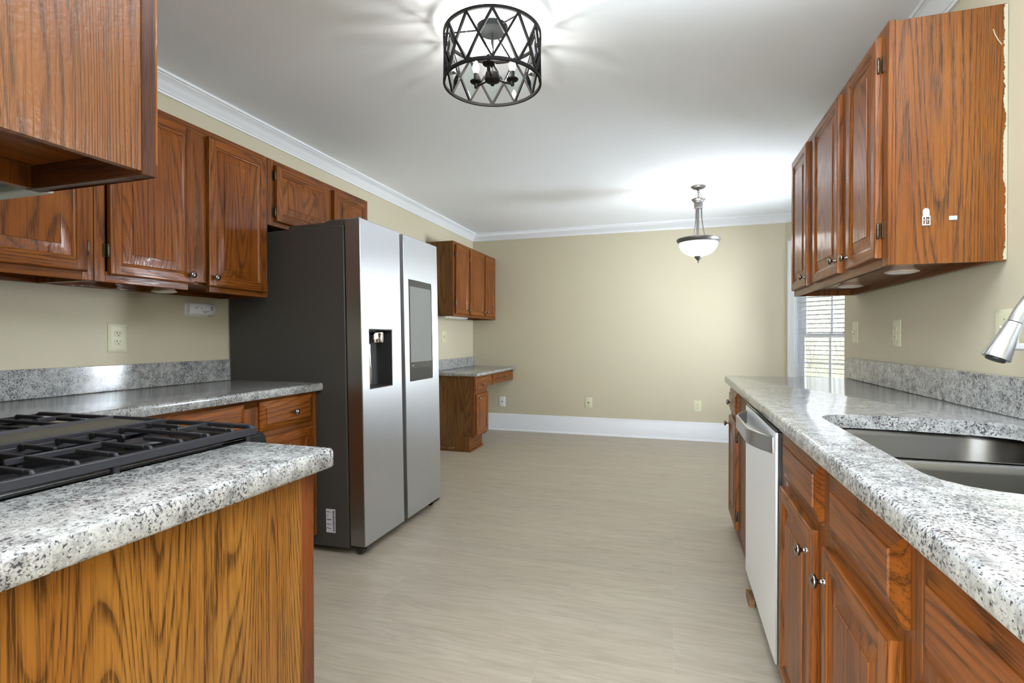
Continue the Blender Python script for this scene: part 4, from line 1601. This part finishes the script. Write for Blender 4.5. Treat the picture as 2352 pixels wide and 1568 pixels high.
# ------------------------------------------------------------------ drum ceiling light
def drum_light():
    cx, cy = -.722, 2.035
    T = thing('ceiling_light', 'black drum cage ceiling light with glass diamonds and three candle bulbs', 'light', (cx, cy, ZC))
    r, zb, zt = .200, 2.196-ZC, 2.390-ZC
    a0 = math.atan2(-cy, -cx)               # towards the kitchen doorway
    m = MB(); m.lathe([(.0001, -.026), (.030, -.026), (.058, -.020), (.064, -.012), (.064, -.0005)], 32); m.build('canopy', BLACK, T)
    N = 12
    m = MB()
    for z in (zb, zt):
        m.lathe([(r-.004, z-.006), (r+.004, z-.006), (r+.004, z+.006), (r-.004, z+.006), (r-.004, z-.006)], 64, cap=False)
    m.build('ring', BLACK, T, smooth=50)
    m = MB()
    zm = (zb+zt)/2
    pt = lambda a, z, rr=r: Vector((rr*math.cos(a), rr*math.sin(a), z))
    st = 2*PI/N
    for k in range(N):
        a = a0+k*st
        for p, q in (((a, zt-.004), (a+st/2, zm)), ((a+st/2, zm), (a, zb+.004)), ((a, zt-.004), (a-st/2, zm)), ((a-st/2, zm), (a, zb+.004))):
            A, B = pt(*p), pt(*q)
            n = ((A+B)/2); n.z = 0
            m.bar(A, B, .0085, .0085, n.normalized())
    m.build('lattice', BLACK, T)
    for k in range(N):
        a = a0+k*st
        m = MB()
        ca = math.cos(st/2)
        P4 = [pt(a, zt-.012, r-.004), pt(a+st/2*.88, zm, r-.004), pt(a, zb+.012, r-.004), pt(a-st/2*.88, zm, r-.004)]
        inn = Vector((-math.cos(a), -math.sin(a), 0))*.003
        m.loops([P4, [p+inn for p in P4]], True, True, True)
        m.build('glass_diamond', LGLASS, T)
    for k in range(3):
        a = a0+.6+k*2*PI/3
        m = MB(); m.tube([pt(a, -.016, .05), pt(a, zt, r-.003)], .0035, 8); m.build('support_arm', BLACK, T)
    m = MB(); m.tube([(0, 0, -.02), (0, 0, zb+.012)], .0055, 10); m.build('stem', BLACK, T)
    zh = zb+.020
    m = MB(); m.lathe([(.0001, -.030), (.007, -.028), (.009, -.022), (.006, -.016), (.010, -.014), (.030, -.010), (.033, -.004), (.033, .016), (.028, .020), (.0001, .022)], 24, (0, 0, zh)); m.build('hub', BLACK, T)
    fr = a0+PI/2
    for al in (97, -23, 217):
        a = a0+math.radians(al-90)*1
        # measured from the camera's right, positive towards the camera
        rt = Vector((-math.sin(a0), math.cos(a0), 0))*1
        tc = Vector((math.cos(a0), math.sin(a0), 0))
        rt = Vector((.9542, .2991, 0)); tc = Vector((.2991, -.9542, 0))
        d = rt*math.cos(math.radians(al))+tc*math.sin(math.radians(al))
        e = d*.090
        m = MB(); m.tube([d*.03+Vector((0, 0, zh)), d*.06+Vector((0, 0, zh-.004)), e+Vector((0, 0, zh-.004))], .0048, 8); m.build('arm', BLACK, T)
        m = MB(); m.lathe([(.0001, -.014), (.007, -.012), (.0085, -.005), (.007, .002), (.006, .008), (.024, .012), (.026, .016), (.012, .016), (.0095, .018), (.0095, .050), (.0001, .050)], 20, (e.x, e.y, zh)); c = m.build('candle_holder', BLACK, T, smooth=30)
        m = MB(); m.lathe([(.0001, .051), (.008, .052), (.0125, .062), (.0145, .072), (.012, .084), (.007, .096), (.002, .105), (.0001, .106)], 14, (e.x, e.y, zh)); m.build('bulb', BULB, c)['label'] = 'lit candle bulb'


drum_light()


# ------------------------------------------------------------------ pendant
def pendant():
    cx, cy = .198, 4.70
    T = thing('pendant_light', 'dark metal pendant lamp with lit white glass bowl over the breakfast area', 'light', (cx, cy, ZC))
    Z = lambda z: z-ZC
    m = MB(); m.lathe([(.0001, Z(2.392)), (.010, Z(2.393)), (.014, Z(2.400)), (.045, Z(2.410)), (.060, Z(2.422)), (.061, -.0005)], 32); m.build('canopy', PEWTER, T)
    m = MB()
    for k, z in enumerate((2.384, 2.366, 2.348, 2.330)):
        pts = []
        for i in range(12):
            a = 2*PI*i/12
            p = (.007*math.cos(a), 0, .013*math.sin(a)) if k % 2 == 0 else (0, .007*math.cos(a), .013*math.sin(a))
            pts.append((p[0], p[1], Z(z)+p[2]))
        m.tube(pts, .0022, 6, True)
    m.build('chain', BLACK, T)
    m = MB(); m.tube([(.0, .0, Z(2.395)), (.010, .004, Z(2.375)), (.022, .004, Z(2.35)), (.026, 0, Z(2.322))], .0018, 6); m.tube([(.0, .0, Z(2.395)), (-.012, .004, Z(2.372)), (-.024, .0, Z(2.345)), (-.024, 0, Z(2.322))], .0018, 6); m.build('wire', BLACK, T)
    m = MB(); m.lathe([(.0001, Z(2.322)), (.056, Z(2.322)), (.058, Z(2.318)), (.052, Z(2.310)), (.044, Z(2.303)), (.042, Z(2.297)), (.036, Z(2.292)), (.035, Z(2.250)), (.037, Z(2.246)), (.034, Z(2.242)), (.0001, Z(2.240))], 32); m.build('cup', PEWTER, T, smooth=30)
    for k in range(3):
        a = math.radians(10+120*k)
        pts = []
        for i in range(9):
            t = i/8
            rr = .026+.044*t**2.2
            pts.append((rr*math.cos(a), rr*math.sin(a), Z(2.245-.285*t)))
        m = MB(); m.tube(pts, .0055, 10); m.build('rod', PEWTER, T, smooth=60)
    m = MB(); m.tube([(0, 0, Z(2.245)), (0, 0, Z(1.90))], .008, 10); m.build('stem', PEWTER, T)
    m = MB(); m.lathe([(.0001, Z(1.966)), (.078, Z(1.966)), (.080, Z(1.960)), (.078, Z(1.955)), (.0001, Z(1.955))], 28); m.build('socket_plate', PEWTER, T)
    m = MB(); m.lathe([(.160, Z(1.945)), (.166, Z(1.948)), (.172, Z(1.958)), (.178, Z(1.966)), (.179, Z(1.976)), (.174, Z(1.983)), (.164, Z(1.985)), (.158, Z(1.978)), (.158, Z(1.948)), (.160, Z(1.945))], 48, cap=False); m.build('rim', PEWTER, T, smooth=35)
    prof = []
    for k in range(13):
        t = k/12
        a = t*PI/2
        prof.append((max(.0001, .159*math.sin(a)**.9), Z(1.832+.118*(1-math.cos(a)))))
    inner = [(max(.0001, q-.004), z+.004) for q, z in prof]
    m = MB(); m.lathe(prof+list(reversed(inner)), 48, cap=False); m.build('glass_bowl', BOWL, T, smooth=60)['label'] = 'lit white frosted glass bowl'
    m = MB(); m.lathe([(.0001, Z(1.775)), (.006, Z(1.777)), (.0085, Z(1.784)), (.005, Z(1.791)), (.007, Z(1.795)), (.020, Z(1.808)), (.030, Z(1.822)), (.034, Z(1.830)), (.034, Z(1.834)), (.0001, Z(1.836))], 24); m.build('finial', PEWTER, T, smooth=40)
    for k in range(2):
        a = math.radians(70+180*k)
        point_lamp('pendant_bulb_light', (cx+.09*math.cos(a), cy+.09*math.sin(a), 1.935), 1.0, .028, (1, .97, .94))


pendant()
